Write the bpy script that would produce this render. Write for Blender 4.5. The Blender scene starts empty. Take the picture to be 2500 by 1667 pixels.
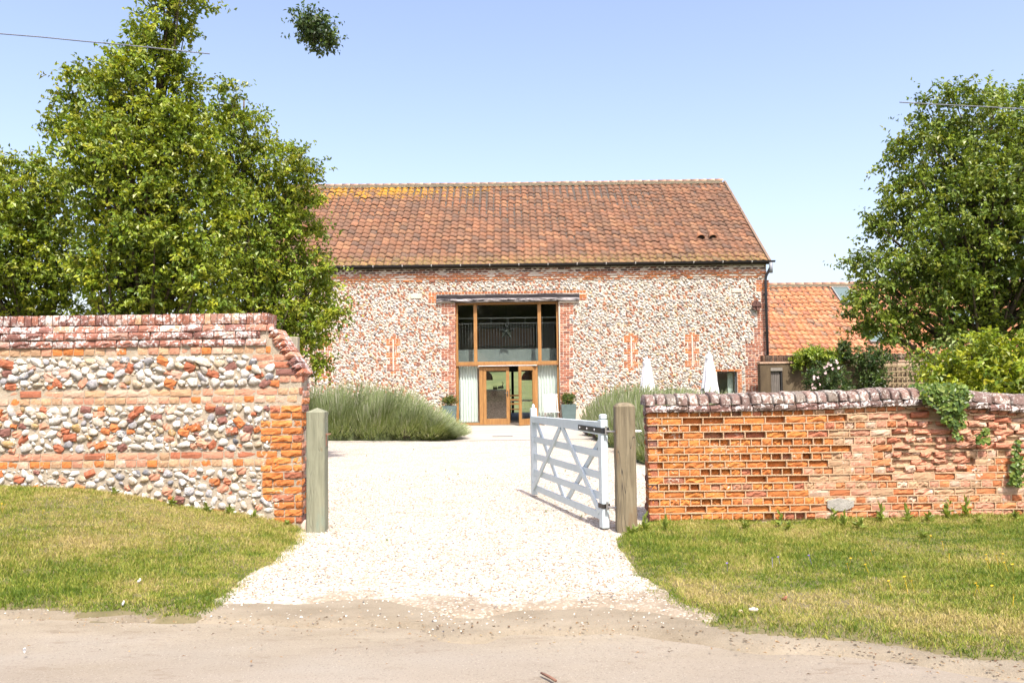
import bpy, math, random
import numpy as np
from mathutils import Matrix, Vector

random.seed(4)
rng = np.random.default_rng(11)
SC = bpy.context.scene
COL = SC.collection

# ------------------------------------------------------------------ camera
F_PX, W_PX, H_PX = 2000.0, 2500.0, 1667.0
CAM_Z = 1.5
PITCH = math.atan((930 - H_PX / 2) / F_PX)
ROLL = 0.0130
_fwd = np.array([0, math.cos(PITCH), math.sin(PITCH)])
_up0 = np.array([0, -math.sin(PITCH), math.cos(PITCH)])
_rt0 = np.array([1.0, 0, 0])
_rt = _rt0 * math.cos(ROLL) - _up0 * math.sin(ROLL)
_up = _rt0 * math.sin(ROLL) + _up0 * math.cos(ROLL)
cam_d = bpy.data.cameras.new("camera")
cam = bpy.data.objects.new("camera", cam_d)
COL.objects.link(cam)
cam.matrix_world = Matrix(((_rt[0], _up[0], -_fwd[0], 0), (_rt[1], _up[1], -_fwd[1], 0),
                           (_rt[2], _up[2], -_fwd[2], CAM_Z), (0, 0, 0, 1)))
cam_d.sensor_width = 36
cam_d.lens = 36 * F_PX / W_PX
cam_d.clip_end = 3000
SC.camera = cam

# ------------------------------------------------------------------ light
SUN = Vector((0.18, -0.63, 1.0)).normalized()          # towards the sun
SUN_EL = math.asin(SUN.z)
wd = bpy.data.worlds.new("World")
SC.world = wd
wd.use_nodes = True
nt = wd.node_tree
sky = nt.nodes.new("ShaderNodeTexSky")
sky.sky_type = 'NISHITA'
sky.sun_disc = False
sky.sun_elevation = SUN_EL
sky.sun_rotation = math.atan2(SUN.x, SUN.y)
sky.air_density = 1.0
sky.dust_density = 3.5
sky.ozone_density = 0.6
bg = nt.nodes["Background"]
bg.inputs[1].default_value = 0.15
wb = nt.nodes.new("ShaderNodeMix"); wb.data_type = 'RGBA'; wb.blend_type = 'MULTIPLY'      # white balance of the photograph
wb.inputs[0].default_value = 1.0
wb.inputs[7].default_value = (1.05, 0.955, 0.97, 1)
nt.links.new(sky.outputs[0], wb.inputs[6])
nt.links.new(wb.outputs[2], bg.inputs[0])
sl = bpy.data.lights.new("sun", 'SUN')
sl.energy = 3.5
sl.angle = math.radians(0.5)
sl.color = (1.0, 0.955, 0.88)
so = bpy.data.objects.new("sun", sl)
COL.objects.link(so)
so.location = (6, -20, 30)
so.rotation_euler = SUN.to_track_quat('Z', 'Y').to_euler()
SC.view_settings.view_transform = 'Standard'
SC.view_settings.look = 'None'
SC.view_settings.exposure = 1.2
SC.view_settings.gamma = 1.0
SC.view_settings.use_curve_mapping = False


# ------------------------------------------------------------------ helpers
def ray(u, v):
    return _rt * ((u - W_PX / 2) / F_PX) + _up * ((H_PX / 2 - v) / F_PX) + _fwd


def at(u, v, Y):
    """the point of the vertical plane at distance Y"""
    d = ray(u, v)
    t = Y / d[1]
    return np.array([d[0] * t, Y, CAM_Z + d[2] * t])


def gnd(u, v, z=0.0):
    d = ray(u, v)
    t = (z - CAM_Z) / d[2]
    return np.array([d[0] * t, d[1] * t, z])


class MB:
    def __init__(s):
        s.V = []; s.F = []

    def raw(s, V, F):
        o = len(s.V)
        s.V.extend([tuple(map(float, p)) for p in V])
        s.F.extend([tuple(i + o for i in f) for f in F])
        return s

    def box(s, x0, x1, y0, y1, z0, z1):
        return s.raw([(x0, y0, z0), (x1, y0, z0), (x1, y1, z0), (x0, y1, z0), (x0, y0, z1), (x1, y0, z1), (x1, y1, z1), (x0, y1, z1)],
                     [(0, 3, 2, 1), (4, 5, 6, 7), (0, 1, 5, 4), (1, 2, 6, 5), (2, 3, 7, 6), (3, 0, 4, 7)])

    def bbox(s, x0, x1, y0, y1, z0, z1, b=0.006):
        """box with chamfered long edges"""
        V = []
        for (ax, ay, az, k) in ((0, 0, 0, 0),):
            pass
        for z, i in ((z0, b), (z0 + b, 0), (z1 - b, 0), (z1, b)):
            for (x, y) in ((x0 + i + b, y0 + i), (x1 - i - b, y0 + i), (x1 - i, y0 + i + b), (x1 - i, y1 - i - b),
                           (x1 - i - b, y1 - i), (x0 + i + b, y1 - i), (x0 + i, y1 - i - b), (x0 + i, y0 + i + b)):
                V.append((x, y, z))
        Fs = [tuple(range(7, -1, -1)), tuple(range(24, 32))]
        for r in range(3):
            for k in range(8):
                a = r * 8 + k; c = r * 8 + (k + 1) % 8
                Fs.append((a, c, c + 8, a + 8))
        return s.raw(V, Fs)

    def bar(s, p, q, w, h, side=(0, 1, 0)):
        """rectangular bar from p to q; w along side, h across"""
        p = Vector(p); q = Vector(q); d = (q - p).normalized()
        sd = Vector(side); sd = (sd - d * sd.dot(d)).normalized()
        n = d.cross(sd)
        V = []
        for c in (p, q):
            for a, b in ((-1, -1), (1, -1), (1, 1), (-1, 1)):
                V.append(c + sd * (a * w / 2) + n * (b * h / 2))
        return s.raw(V, [(0, 1, 2, 3), (7, 6, 5, 4), (0, 4, 5, 1), (1, 5, 6, 2), (2, 6, 7, 3), (3, 7, 4, 0)])

    def tube(s, pts, rad, n=6, cap=True):
        pts = [Vector(p) for p in pts]
        if not hasattr(rad, '__len__'): rad = [rad] * len(pts)
        V = []
        for i, p in enumerate(pts):
            d = (pts[min(i + 1, len(pts) - 1)] - pts[max(i - 1, 0)]).normalized()
            a = Vector((0, 0, 1)) if abs(d.z) < 0.9 else Vector((1, 0, 0))
            x = d.cross(a).normalized(); y = d.cross(x)
            for k in range(n):
                t = 2 * math.pi * k / n
                V.append(p + (x * math.cos(t) + y * math.sin(t)) * rad[i])
        Fs = []
        for i in range(len(pts) - 1):
            for k in range(n):
                a = i * n + k; b = i * n + (k + 1) % n
                Fs.append((a, a + n, b + n, b))
        if cap:
            Fs.append(tuple(range(n))); Fs.append(tuple(range(len(V) - 1, len(V) - n - 1, -1)))
        return s.raw(V, Fs)

    def lathe(s, prof, c=(0, 0, 0), n=16):
        V = []
        for r, z in prof:
            for k in range(n):
                t = 2 * math.pi * k / n
                V.append((c[0] + r * math.cos(t), c[1] + r * math.sin(t), c[2] + z))
        Fs = []
        for i in range(len(prof) - 1):
            for k in range(n):
                a = i * n + k; b = i * n + (k + 1) % n
                Fs.append((a, b, b + n, a + n))
        return s.raw(V, Fs)

    def prism(s, poly, y0, y1):
        """polygon in x,z (counter-clockwise seen from -Y) extruded from y0 to y1"""
        n = len(poly)
        V = [(x, y0, z) for x, z in poly] + [(x, y1, z) for x, z in poly]
        Fs = [tuple(range(n)), tuple(range(2 * n - 1, n - 1, -1))]
        for k in range(n):
            a, b = k, (k + 1) % n
            Fs.append((a, a + n, b + n, b))
        return s.raw(V, Fs)

    def mesh(s, name, mat=None, smooth=False):
        me = bpy.data.meshes.new(name)
        me.from_pydata(s.V, [], s.F)
        if mat: me.materials.append(mat)
        if smooth: me.polygons.foreach_set("use_smooth", np.ones(len(me.polygons), bool))
        me.update()
        return me

    def build(s, name, mat, parent=None, smooth=False, **kw):
        return link(name, s.mesh(name, mat, smooth), parent, **kw)


def link(name, me, parent=None, loc=None, kind=None, label=None, cat=None, group=None):
    o = bpy.data.objects.new(name, me)
    COL.objects.link(o)
    if loc is not None: o.location = loc
    if parent is not None:
        o.parent = parent
    tag(o, label, cat, group, kind)
    return o


def tag(o, label=None, cat=None, group=None, kind=None):
    if label: o['label'] = label
    if cat: o['category'] = cat
    if group: o['group'] = group
    if kind: o['kind'] = kind
    return o


def thing(name, label, cat, loc=(0, 0, 0), rz=0.0, group=None):
    o = bpy.data.objects.new(name, None)
    COL.objects.link(o)
    o.location = loc
    o.rotation_euler = (0, 0, rz)
    o.empty_display_size = 0.2
    return tag(o, label, cat, group)


def wpart(o, root):
    """child built in world coordinates of a root that stands at its base"""
    o.parent = root
    o.matrix_parent_inverse = Matrix.Translation(-root.location)
    return o


def grp(name, root):
    o = bpy.data.objects.new(name, None)
    COL.objects.link(o)
    return wpart(o, root)


def copy_tree(o, parent=None):
    c = o.copy()
    COL.objects.link(c)
    if parent is not None:
        c.parent = parent
        c.matrix_parent_inverse = o.matrix_parent_inverse.copy()
    for ch in list(o.children):
        copy_tree(ch, c)
    return c


def np_mesh(name, V, faces, mat=None, tint=None, smooth=False):
    V = np.asarray(V, np.float32)
    me = bpy.data.meshes.new(name)
    me.vertices.add(len(V)); me.vertices.foreach_set("co", V.ravel())
    if not isinstance(faces, (list, tuple)): faces = [faces]
    faces = [np.asarray(f, np.int32) for f in faces if len(f)]
    nl = sum(f.size for f in faces); npz = sum(len(f) for f in faces)
    me.loops.add(nl); me.polygons.add(npz)
    me.loops.foreach_set("vertex_index", np.concatenate([f.ravel() for f in faces]))
    tot = np.concatenate([np.full(len(f), f.shape[1], np.int32) for f in faces])
    st = np.zeros(npz, np.int32); st[1:] = np.cumsum(tot)[:-1]
    me.polygons.foreach_set("loop_start", st)
    try: me.polygons.foreach_set("loop_total", tot)
    except Exception: pass
    me.polygons.foreach_set("use_smooth", np.full(npz, smooth, bool))
    if tint is not None:
        at_ = me.color_attributes.new("tint", 'FLOAT_COLOR', 'POINT')
        t4 = np.ones((len(V), 4), np.float32); t4[:, :3] = tint
        at_.data.foreach_set("color", t4.ravel())
    me.update(calc_edges=True)
    me.validate()
    if mat: me.materials.append(mat)
    return me


# ------------------------------------------------------------------ materials
def new_mat(name):
    m = bpy.data.materials.new(name)
    m.use_nodes = True
    t = m.node_tree
    return m, t, t.nodes["Principled BSDF"]


def N(t, typ, **kw):
    n = t.nodes.new(typ)
    for k, v in kw.items():
        if k in n.inputs: n.inputs[k].default_value = v
        else: setattr(n, k, v)
    return n


def noise(t, scale, detail=3, vec=None, rough=0.6, dist=0.0):
    n = N(t, "ShaderNodeTexNoise")
    n.inputs["Scale"].default_value = scale
    n.inputs["Detail"].default_value = detail
    n.inputs["Roughness"].default_value = rough
    n.inputs["Distortion"].default_value = dist
    if vec is not None: t.links.new(vec, n.inputs["Vector"])
    return n.outputs["Fac"]


def ramp(t, fac, stops):
    r = N(t, "ShaderNodeValToRGB")
    e = r.color_ramp.elements
    while len(e) < len(stops): e.new(0.5)
    for el, (p, c) in zip(e, stops):
        el.position = p
        el.color = (*c, 1) if hasattr(c, '__len__') else (c, c, c, 1)
    t.links.new(fac, r.inputs[0])
    return r.outputs[0]


def mix(t, fac, a, b, mode='MIX'):
    n = t.nodes.new("ShaderNodeMix")
    n.data_type = 'RGBA'; n.blend_type = mode; n.clamp_factor = True
    for sock, val in ((n.inputs[0], fac), (n.inputs[6], a), (n.inputs[7], b)):
        if hasattr(val, 'links'): t.links.new(val, sock)
        elif hasattr(val, '__len__'): sock.default_value = (*val, 1)
        else: sock.default_value = val
    return n.outputs[2]


def math_(t, op, a, b=None, c=None):
    n = t.nodes.new("ShaderNodeMath"); n.operation = op
    for i, v in enumerate((a, b, c)):
        if v is None: continue
        if hasattr(v, 'links'): t.links.new(v, n.inputs[i])
        else: n.inputs[i].default_value = v
    return n.outputs[0]


def mapr(t, v, a, b, c=0.0, d=1.0, smooth=True):
    n = t.nodes.new("ShaderNodeMapRange")
    n.interpolation_type = 'SMOOTHSTEP' if smooth else 'LINEAR'
    t.links.new(v, n.inputs[0])
    for i, x in enumerate((a, b, c, d)): n.inputs[i + 1].default_value = x
    return n.outputs[0]


def pos(t):
    return t.nodes.new("ShaderNodeNewGeometry").outputs["Position"]


def scaled(t, v, s):
    m = t.nodes.new("ShaderNodeMapping")
    m.inputs["Scale"].default_value = s
    t.links.new(v, m.inputs["Vector"])
    return m.outputs[0]


def bump(t, bsdf, h, strength=0.4, dist=0.01):
    b = N(t, "ShaderNodeBump")
    b.inputs["Strength"].default_value = strength
    b.inputs["Distance"].default_value = dist
    t.links.new(h, b.inputs["Height"])
    t.links.new(b.outputs[0], bsdf.inputs["Normal"])


def piece_color(t):
    oi = t.nodes.new("ShaderNodeObjectInfo")
    a = t.nodes.new("ShaderNodeAttribute"); a.attribute_name = "tint"
    return mix(t, 1.0, oi.outputs["Color"], a.outputs["Color"], 'ADD')


def mat_piece(name, lichen=0.0, lich_col=(0.62, 0.6, 0.55), lich_scale=14, nscale=45, lo=0.68, hi=1.2, bstr=0.6, bdist=0.006, rough=0.9, blotch=0.0, blotch_col=(0.1, 0.06, 0.05)):
    m, t, b = new_mat(name)
    p = pos(t)
    c = piece_color(t)
    n1 = noise(t, nscale, 5, p, 0.7)
    c = mix(t, 1.0, c, ramp(t, n1, [(0.25, lo), (0.75, hi)]), 'MULTIPLY')
    if blotch:
        n3 = noise(t, 7, 4, p, 0.65)
        c = mix(t, mapr(t, n3, 0.60 - blotch * 0.2, 0.72 - blotch * 0.2, 0, 0.8), c, blotch_col)
    if lichen:
        n2 = noise(t, lich_scale, 6, p, 0.75)
        n4 = noise(t, lich_scale * 0.22, 3, p)
        s = math_(t, 'ADD', math_(t, 'MULTIPLY', n2, 0.6), math_(t, 'MULTIPLY', n4, 0.4))
        c = mix(t, mapr(t, s, 0.60 - 0.16 * lichen, 0.66 - 0.16 * lichen, 0, 0.9), c, lich_col)
    t.links.new(c, b.inputs["Base Color"])
    b.inputs["Roughness"].default_value = rough
    b.inputs["Specular IOR Level"].default_value = 0.25
    bump(t, b, math_(t, 'ADD', n1, noise(t, nscale * 4, 3, p)), bstr, bdist)
    return m


def mat_simple(name, col, rough=0.6, metal=0.0, var=0.15, nscale=12, bstr=0.0, spec=0.4, stretch=None):
    m, t, b = new_mat(name)
    p = t.nodes.new("ShaderNodeTexCoord").outputs["Object"]
    if stretch: p = scaled(t, p, stretch)
    n1 = noise(t, nscale, 4, p)
    lo = tuple(x * (1 - var) for x in col); hi = tuple(min(1, x * (1 + var)) for x in col)
    t.links.new(ramp(t, n1, [(0.3, lo), (0.7, hi)]), b.inputs["Base Color"])
    b.inputs["Roughness"].default_value = rough
    b.inputs["Metallic"].default_value = metal
    b.inputs["Specular IOR Level"].default_value = spec
    if bstr: bump(t, b, n1, bstr, 0.004)
    return m


def mat_wood(name, col, dark, rough=0.6, gscale=9, stretch=(1, 1, 0.06), bstr=0.25, extra=None, var2=0.35):
    m, t, b = new_mat(name)
    p = t.nodes.new("ShaderNodeTexCoord").outputs["Object"]
    q = scaled(t, p, tuple(s * 1.0 for s in stretch))
    n1 = noise(t, gscale * 4, 6, q, 0.65, 0.6)
    n2 = noise(t, gscale * 0.35, 3, p)
    c = ramp(t, n1, [(0.30, dark), (0.62, col)])
    c = mix(t, mapr(t, n2, 0.35, 0.7, 0, var2), c, extra or dark)
    t.links.new(c, b.inputs["Base Color"])
    b.inputs["Roughness"].default_value = rough
    b.inputs["Specular IOR Level"].default_value = 0.3
    bump(t, b, n1, bstr, 0.004)
    return m


def mat_leaf(name, trans=0.35, rough=0.42, spec=0.5):
    m, t, b = new_mat(name)
    c = piece_color(t)
    t.links.new(c, b.inputs["Base Color"])
    b.inputs["Roughness"].default_value = rough
    b.inputs["Specular IOR Level"].default_value = spec
    tr = t.nodes.new("ShaderNodeBsdfTranslucent")
    c2 = mix(t, 1.0, c, (1.25, 1.2, 0.45), 'MULTIPLY')
    t.links.new(c2, tr.inputs[0])
    ms = t.nodes.new("ShaderNodeMixShader"); ms.inputs[0].default_value = trans
    t.links.new(b.outputs[0], ms.inputs[1]); t.links.new(tr.outputs[0], ms.inputs[2])
    t.links.new(ms.outputs[0], t.nodes["Material Output"].inputs[0])
    return m


def mat_glass(name, tintc=(0.95, 0.97, 0.96)):
    m, t, b = new_mat(name)
    ge = t.nodes.new("ShaderNodeNewGeometry"); dt = t.nodes.new("ShaderNodeVectorMath"); dt.operation = 'DOT_PRODUCT'
    t.links.new(ge.outputs["Incoming"], dt.inputs[0]); t.links.new(ge.outputs["Normal"], dt.inputs[1])
    c5 = math_(t, 'POWER', math_(t, 'SUBTRACT', 1.0, math_(t, 'ABSOLUTE', dt.outputs["Value"])), 5.0)
    fr = math_(t, 'ADD', math_(t, 'MULTIPLY', c5, 0.96), 0.035)
    tp = t.nodes.new("ShaderNodeBsdfTransparent"); tp.inputs[0].default_value = (*tintc, 1)
    gl = t.nodes.new("ShaderNodeBsdfGlossy"); gl.inputs["Roughness"].default_value = 0.01
    ms = t.nodes.new("ShaderNodeMixShader")
    t.links.new(fr, ms.inputs[0]); t.links.new(tp.outputs[0], ms.inputs[1]); t.links.new(gl.outputs[0], ms.inputs[2])
    t.links.new(ms.outputs[0], t.nodes["Material Output"].inputs[0])
    t.nodes.remove(b)
    return m


# ------------------------------------------------------------------ piece templates (bricks, flints, tiles)
def brick_vf(r, rough=0.004, nx=4, nz=3, round_=0.006, depth=0.07):
    """front face at y=0, body back to y=1; x,z in -.5...5"""
    V = []
    for j in range(nz + 1):
        for i in range(nx + 1):
            x = i / nx - 0.5; z = j / nz - 0.5
            e = (i in (0, nx)) + (j in (0, nz))
            y = (r.normal(0, rough) * 0.7 + (round_ * e if e else 0)) / depth
            if 0 < i < nx: x += r.normal(0, 0.03)
            if 0 < j < nz: z += r.normal(0, 0.05)
            if i in (0, nx): x *= 1 - abs(r.normal(0, 0.012))
            if j in (0, nz): z *= 1 - abs(r.normal(0, 0.03))
            V.append((x, y, z))
    n = len(V)
    Fs = []
    for j in range(nz):
        for i in range(nx):
            a = j * (nx + 1) + i
            Fs.append((a, a + 1, a + nx + 2, a + nx + 1))
    V += [(-.5, 1, -.5), (.5, 1, -.5), (.5, 1, .5), (-.5, 1, .5)]
    bl, br, tr, tl = n, n + 1, n + 2, n + 3
    bot = list(range(0, nx + 1)); top = list(range(nz * (nx + 1), n))
    lef = list(range(0, n, nx + 1)); rig = list(range(nx, n, nx + 1))
    Fs.append(tuple(bot[::-1] + [bl, br])); Fs.append(tuple(top + [tr, tl]))
    Fs.append(tuple(lef + [tl, bl])); Fs.append(tuple(rig[::-1] + [br, tr]))
    return np.array(V), Fs


def ico2():
    import bmesh
    bm = bmesh.new(); bmesh.ops.create_icosphere(bm, subdivisions=2, radius=1)
    V = np.array([v.co[:] for v in bm.verts]); Fs = [tuple(v.index for v in f.verts) for f in bm.faces]
    bm.free(); return V, Fs


_IV, _IF = ico2()


def flint_vf(r):
    V = _IV.copy()
    k = r.normal(0, 1, (5, 3)); 
    d = np.zeros(len(V))
    for a in k:
        d += 0.10 * np.sin(2.2 * (V @ a) + r.uniform(0, 6))
    V = V * (1 + d)[:, None] * (1 + r.normal(0, 0.05, (len(V), 1)))
    sgn = np.sign(V); V = sgn * np.abs(V) ** r.uniform(0.85, 1.1)
    for _ in range(7):                                  # knapped facets
        n_ = r.normal(0, 1, 3); n_[1] -= 0.4; n_ /= np.linalg.norm(n_)
        V = V - np.maximum(V @ n_ - r.uniform(0.55, 0.95), 0)[:, None] * n_ * 0.85
    V = V * (1 + r.normal(0, 0.03, (len(V), 1)))
    keep = [f for f in _IF if np.mean(_IV[list(f), 1]) < 0.3]
    used = sorted({i for f in keep for i in f}); mp = {a: i for i, a in enumerate(used)}
    return V[used], [tuple(mp[i] for i in f) for f in keep]


def tri_arrays(V, Fs):
    T = [f for f in Fs if len(f) == 3]; Q = [f for f in Fs if len(f) == 4]; G = [f for f in Fs if len(f) > 4]
    for f in G:
        for i in range(1, len(f) - 1): T.append((f[0], f[i], f[i + 1]))
    return np.array(V, float), np.array(T, int).reshape(-1, 3), np.array(Q, int).reshape(-1, 4)


class Kit:
    """a handful of variants of one kind of piece, shared as mesh data"""
    def __init__(s, name, makers, mat, smooth=False):
        s.name = name; s.mat = mat; s.smooth = smooth
        s.vf = [tri_arrays(*mk) for mk in makers]
        s.me = []
        for V, T, Q in s.vf:
            s.me.append(np_mesh(name, V, [T, Q], mat, None, smooth))


def lay(kit, pieces, parent, limit=300, name=None, rest=None):
    """pieces: (loc, euler, scale, color, priority). The first `limit` become objects, the rest one joined part."""
    name = name or kit.name
    pieces = sorted(pieces, key=lambda p: -p[4])
    nv = len(kit.me)
    for i, (loc, eul, sc_, colr, _) in enumerate(pieces[:limit]):
        o = bpy.data.objects.new(name, kit.me[(i * 7 + int(abs(loc[0]) * 31)) % nv])
        o.location = loc; o.rotation_euler = eul; o.scale = sc_; o.color = (*colr, 1)
        COL.objects.link(o)
        o.parent = parent
        if parent.parent is None: o.matrix_parent_inverse = Matrix.Translation(-parent.location)
    left = pieces[limit:]
    if left:
        Vs, Ts, Qs, Cs = [], [], [], []; off = 0
        for i, (loc, eul, sc_, colr, _) in enumerate(left):
            V, T, Q = kit.vf[i % nv]
            from mathutils import Euler
            R = np.array(Euler(eul).to_matrix())
            W = (V * np.array(sc_)) @ R.T + np.array(loc)
            Vs.append(W); Ts.append(T + off); Qs.append(Q + off); Cs.append(np.tile(colr, (len(V), 1))); off += len(V)
        me = np_mesh(rest or name, np.vstack(Vs), [np.vstack(Ts), np.vstack(Qs)], kit.mat, np.vstack(Cs), kit.smooth)
        o = link(rest or name, me, parent, kind='stuff')
        if parent.parent is None: o.matrix_parent_inverse = Matrix.Translation(-parent.location)
        o.color = (0, 0, 0, 1)


def pick(cols, w=None):
    i = rng.choice(len(cols), p=w)
    c = np.array(cols[i]) * rng.uniform(0.85, 1.15)
    return tuple(np.clip(c, 0, 1))


def pip(px, py, poly):
    poly = np.asarray(poly, float)
    ins = np.zeros(px.shape, bool)
    n = len(poly); j = n - 1
    for i in range(n):
        xi, yi = poly[i]; xj, yj = poly[j]
        c = ((yi > py) != (yj > py)) & (px < (xj - xi) * (py - yi) / (yj - yi + 1e-12) + xi)
        ins ^= c; j = i
    return ins


def edge_dist(px, py, poly):
    poly = np.asarray(poly, float); d = np.full(px.shape, 1e9)
    for i in range(len(poly)):
        a = poly[i]; b = poly[(i + 1) % len(poly)]
        ab = b - a; L = ab @ ab + 1e-12
        t = np.clip(((px - a[0]) * ab[0] + (py - a[1]) * ab[1]) / L, 0, 1)
        d = np.minimum(d, np.hypot(px - a[0] - t * ab[0], py - a[1] - t * ab[1]))
    return d


def darts(x0, x1, z0, z1, rmin, rmax, inside=None, tries=12000, squash=0.8, gap=0.92, seed=0, steps=6):
    """pack ellipses of falling size; returns x, z, r"""
    r_ = np.random.default_rng(seed)
    cell = rmax * 2.0; grid = {}; out = []
    for st in range(steps):
        rr = rmax + (rmin - rmax) * st / (steps - 1)
        for _ in range(tries // steps):
            x = r_.uniform(x0, x1); z = r_.uniform(z0, z1); r = rr * r_.uniform(0.9, 1.1)
            if inside and not inside(x, z, r): continue
            gi, gj = int(x // cell), int(z // cell); ok = True
            for a in (gi - 1, gi, gi + 1):
                for b in (gj - 1, gj, gj + 1):
                    for (X, Z, R) in grid.get((a, b), ()):
                        if (x - X) ** 2 + ((z - Z) / squash) ** 2 < ((r + R) * gap) ** 2: ok = False; break
                    if not ok: break
                if not ok: break
            if ok:
                grid.setdefault((gi, gj), []).append((x, z, r)); out.append((x, z, r))
    return out

# ================================================================== GROUND
def smooth01(x): x = np.clip(x, 0, 1); return x * x * (3 - 2 * x)


def grid_sheet(name, xs, ys, zf, mat, keep=None, kind='structure', smooth=True):
    X, Y = np.meshgrid(xs, ys); Z = zf(X, Y)
    V = np.stack([X, Y, Z], -1).reshape(-1, 3)
    nx = len(xs); i, j = np.meshgrid(np.arange(nx - 1), np.arange(len(ys) - 1))
    a = (j * nx + i).ravel(); Q = np.stack([a, a + 1, a + nx + 1, a + nx], 1)
    if keep is not None:
        k = keep(X, Y).ravel(); Q = Q[k[Q].any(1)]
        used = np.unique(Q); mp = np.zeros(len(V), int); mp[used] = np.arange(len(used)); V = V[used]; Q = mp[Q]
    return link(name, np_mesh(name, V, Q, mat, None, smooth), kind=kind)


def mat_ground():
    m, t, b = new_mat("field_grass"); p = pos(t)
    c = ramp(t, noise(t, 0.35, 6, p, 0.7), [(0.3, (0.05, 0.072, 0.016)), (0.55, (0.095, 0.115, 0.03)), (0.8, (0.17, 0.16, 0.06))])
    t.links.new(c, b.inputs["Base Color"]); b.inputs["Roughness"].default_value = 0.95
    return m


def mat_road():
    m, t, b = new_mat("dusty_road"); p = pos(t)
    s = scaled(t, p, (0.35, 1.0, 1.0))
    c = ramp(t, noise(t, 1.6, 5, s, 0.6), [(0.3, (0.190, 0.163, 0.124)), (0.7, (0.245, 0.213, 0.168))])
    c = mix(t, mapr(t, noise(t, 0.8, 4, s), 0.45, 0.75, 0, 0.6), c, (0.205, 0.195, 0.165))
    sy = N(t, "ShaderNodeSeparateXYZ"); t.links.new(p, sy.inputs[0])
    nd = math_(t, 'ADD', math_(t, 'ADD', sy.outputs[1], math_(t, 'MULTIPLY', sy.outputs[0], 0.07)), math_(t, 'MULTIPLY', math_(t, 'SUBTRACT', noise(t, 0.9, 5, s, 0.65), 0.5), 2.2))
    c = mix(t, mapr(t, nd, 4.3, 5.2, 0, 0.85), c, ramp(t, noise(t, 4.0, 6, s, 0.7), [(0.3, (0.182, 0.15, 0.10)), (0.7, (0.265, 0.232, 0.17))]))
    c = mix(t, mapr(t, noise(t, 70, 3, p, 0.7), 0.52, 0.70, 0, 0.55), c, (0.105, 0.082, 0.06))
    c = mix(t, mapr(t, noise(t, 9, 6, s, 0.7), 0.56, 0.70, 0, 0.55), c, (0.135, 0.10, 0.066))
    c = mix(t, mapr(t, noise(t, 120, 2, p), 0.64, 0.70, 0, 0.7), c, (0.38, 0.35, 0.30))
    t.links.new(c, b.inputs["Base Color"]); b.inputs["Roughness"].default_value = 0.95
    bump(t, b, noise(t, 90, 4, p, 0.8), 0.5, 0.006)
    return m


def mat_dirt():
    m, t, b = new_mat("sandy_dirt"); p = pos(t)
    s = scaled(t, p, (0.5, 1.0, 1.0))
    c = ramp(t, noise(t, 3.0, 6, s, 0.65), [(0.3, (0.168, 0.138, 0.092)), (0.7, (0.265, 0.228, 0.165))])
    c = mix(t, mapr(t, noise(t, 85, 4, p, 0.8), 0.54, 0.68, 0, 0.6), c, (0.31, 0.26, 0.19))
    c = mix(t, mapr(t, noise(t, 60, 4, p, 0.8), 0.58, 0.70, 0, 0.7), c, (0.075, 0.05, 0.03))
    t.links.new(c, b.inputs["Base Color"]); b.inputs["Roughness"].default_value = 1.0
    bump(t, b, noise(t, 60, 5, p, 0.8), 0.8, 0.012)
    return m


def mat_gravel():
    m, t, b = new_mat("pale_gravel"); p = pos(t)
    vo = N(t, "ShaderNodeTexVoronoi"); vo.inputs["Scale"].default_value = 55; t.links.new(p, vo.inputs["Vector"])
    cell = vo.outputs["Color"]
    sp = N(t, "ShaderNodeSeparateColor"); t.links.new(cell, sp.inputs[0])
    c = ramp(t, sp.outputs[0], [(0.0, (0.10, 0.08, 0.06)), (0.10, (0.26, 0.19, 0.115)), (0.24, (0.38, 0.33, 0.265)), (0.6, (0.47, 0.43, 0.375)), (1.0, (0.57, 0.535, 0.485))])
    c = mix(t, mapr(t, vo.outputs["Distance"], 0.35, 0.75, 0, 0.5), c, (0.24, 0.19, 0.13))
    n = noise(t, 1.3, 5, p, 0.65)
    c = mix(t, mapr(t, n, 0.52, 0.72, 0, 0.6), c, (0.30, 0.245, 0.165))
    sx = N(t, "ShaderNodeSeparateXYZ"); t.links.new(p, sx.inputs[0])
    edge = math_(t, 'ADD', sx.outputs[1], math_(t, 'MULTIPLY', math_(t, 'SUBTRACT', noise(t, 1.1, 5, p, 0.65), 0.5), 2.6))
    d = ramp(t, noise(t, 5.0, 6, p, 0.7), [(0.3, (0.17, 0.135, 0.09)), (0.7, (0.275, 0.228, 0.165))])
    d = mix(t, mapr(t, sp.outputs[1], 0.78, 0.82, 0, 0.8, False), d, (0.38, 0.33, 0.26))
    c = mix(t, mapr(t, edge, 5.95, 5.65), c, d)
    t.links.new(c, b.inputs["Base Color"]); b.inputs["Roughness"].default_value = 0.9
    h = math_(t, 'ADD', vo.outputs["Distance"], math_(t, 'MULTIPLY', noise(t, 30, 4, p), 0.8))
    bump(t, b, h, 0.55, -0.012)
    return m


def mat_patio():
    m, t, b = new_mat("pale_concrete"); p = pos(t)
    c = ramp(t, noise(t, 1.8, 6, scaled(t, p, (0.4, 1, 1)), 0.7), [(0.3, (0.30, 0.27, 0.225)), (0.7, (0.40, 0.37, 0.32))])
    c = mix(t, mapr(t, noise(t, 40, 3, p), 0.55, 0.75, 0, 0.4), c, (0.26, 0.23, 0.19))
    t.links.new(c, b.inputs["Base Color"]); b.inputs["Roughness"].default_value = 0.9
    return m


def mat_soil(name="verge_soil"):
    m, t, b = new_mat(name); p = pos(t)
    c = ramp(t, noise(t, 6, 6, p, 0.75), [(0.3, (0.085, 0.075, 0.03)), (0.7, (0.17, 0.14, 0.075))])
    t.links.new(c, b.inputs["Base Color"]); b.inputs["Roughness"].default_value = 1
    return m


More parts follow.
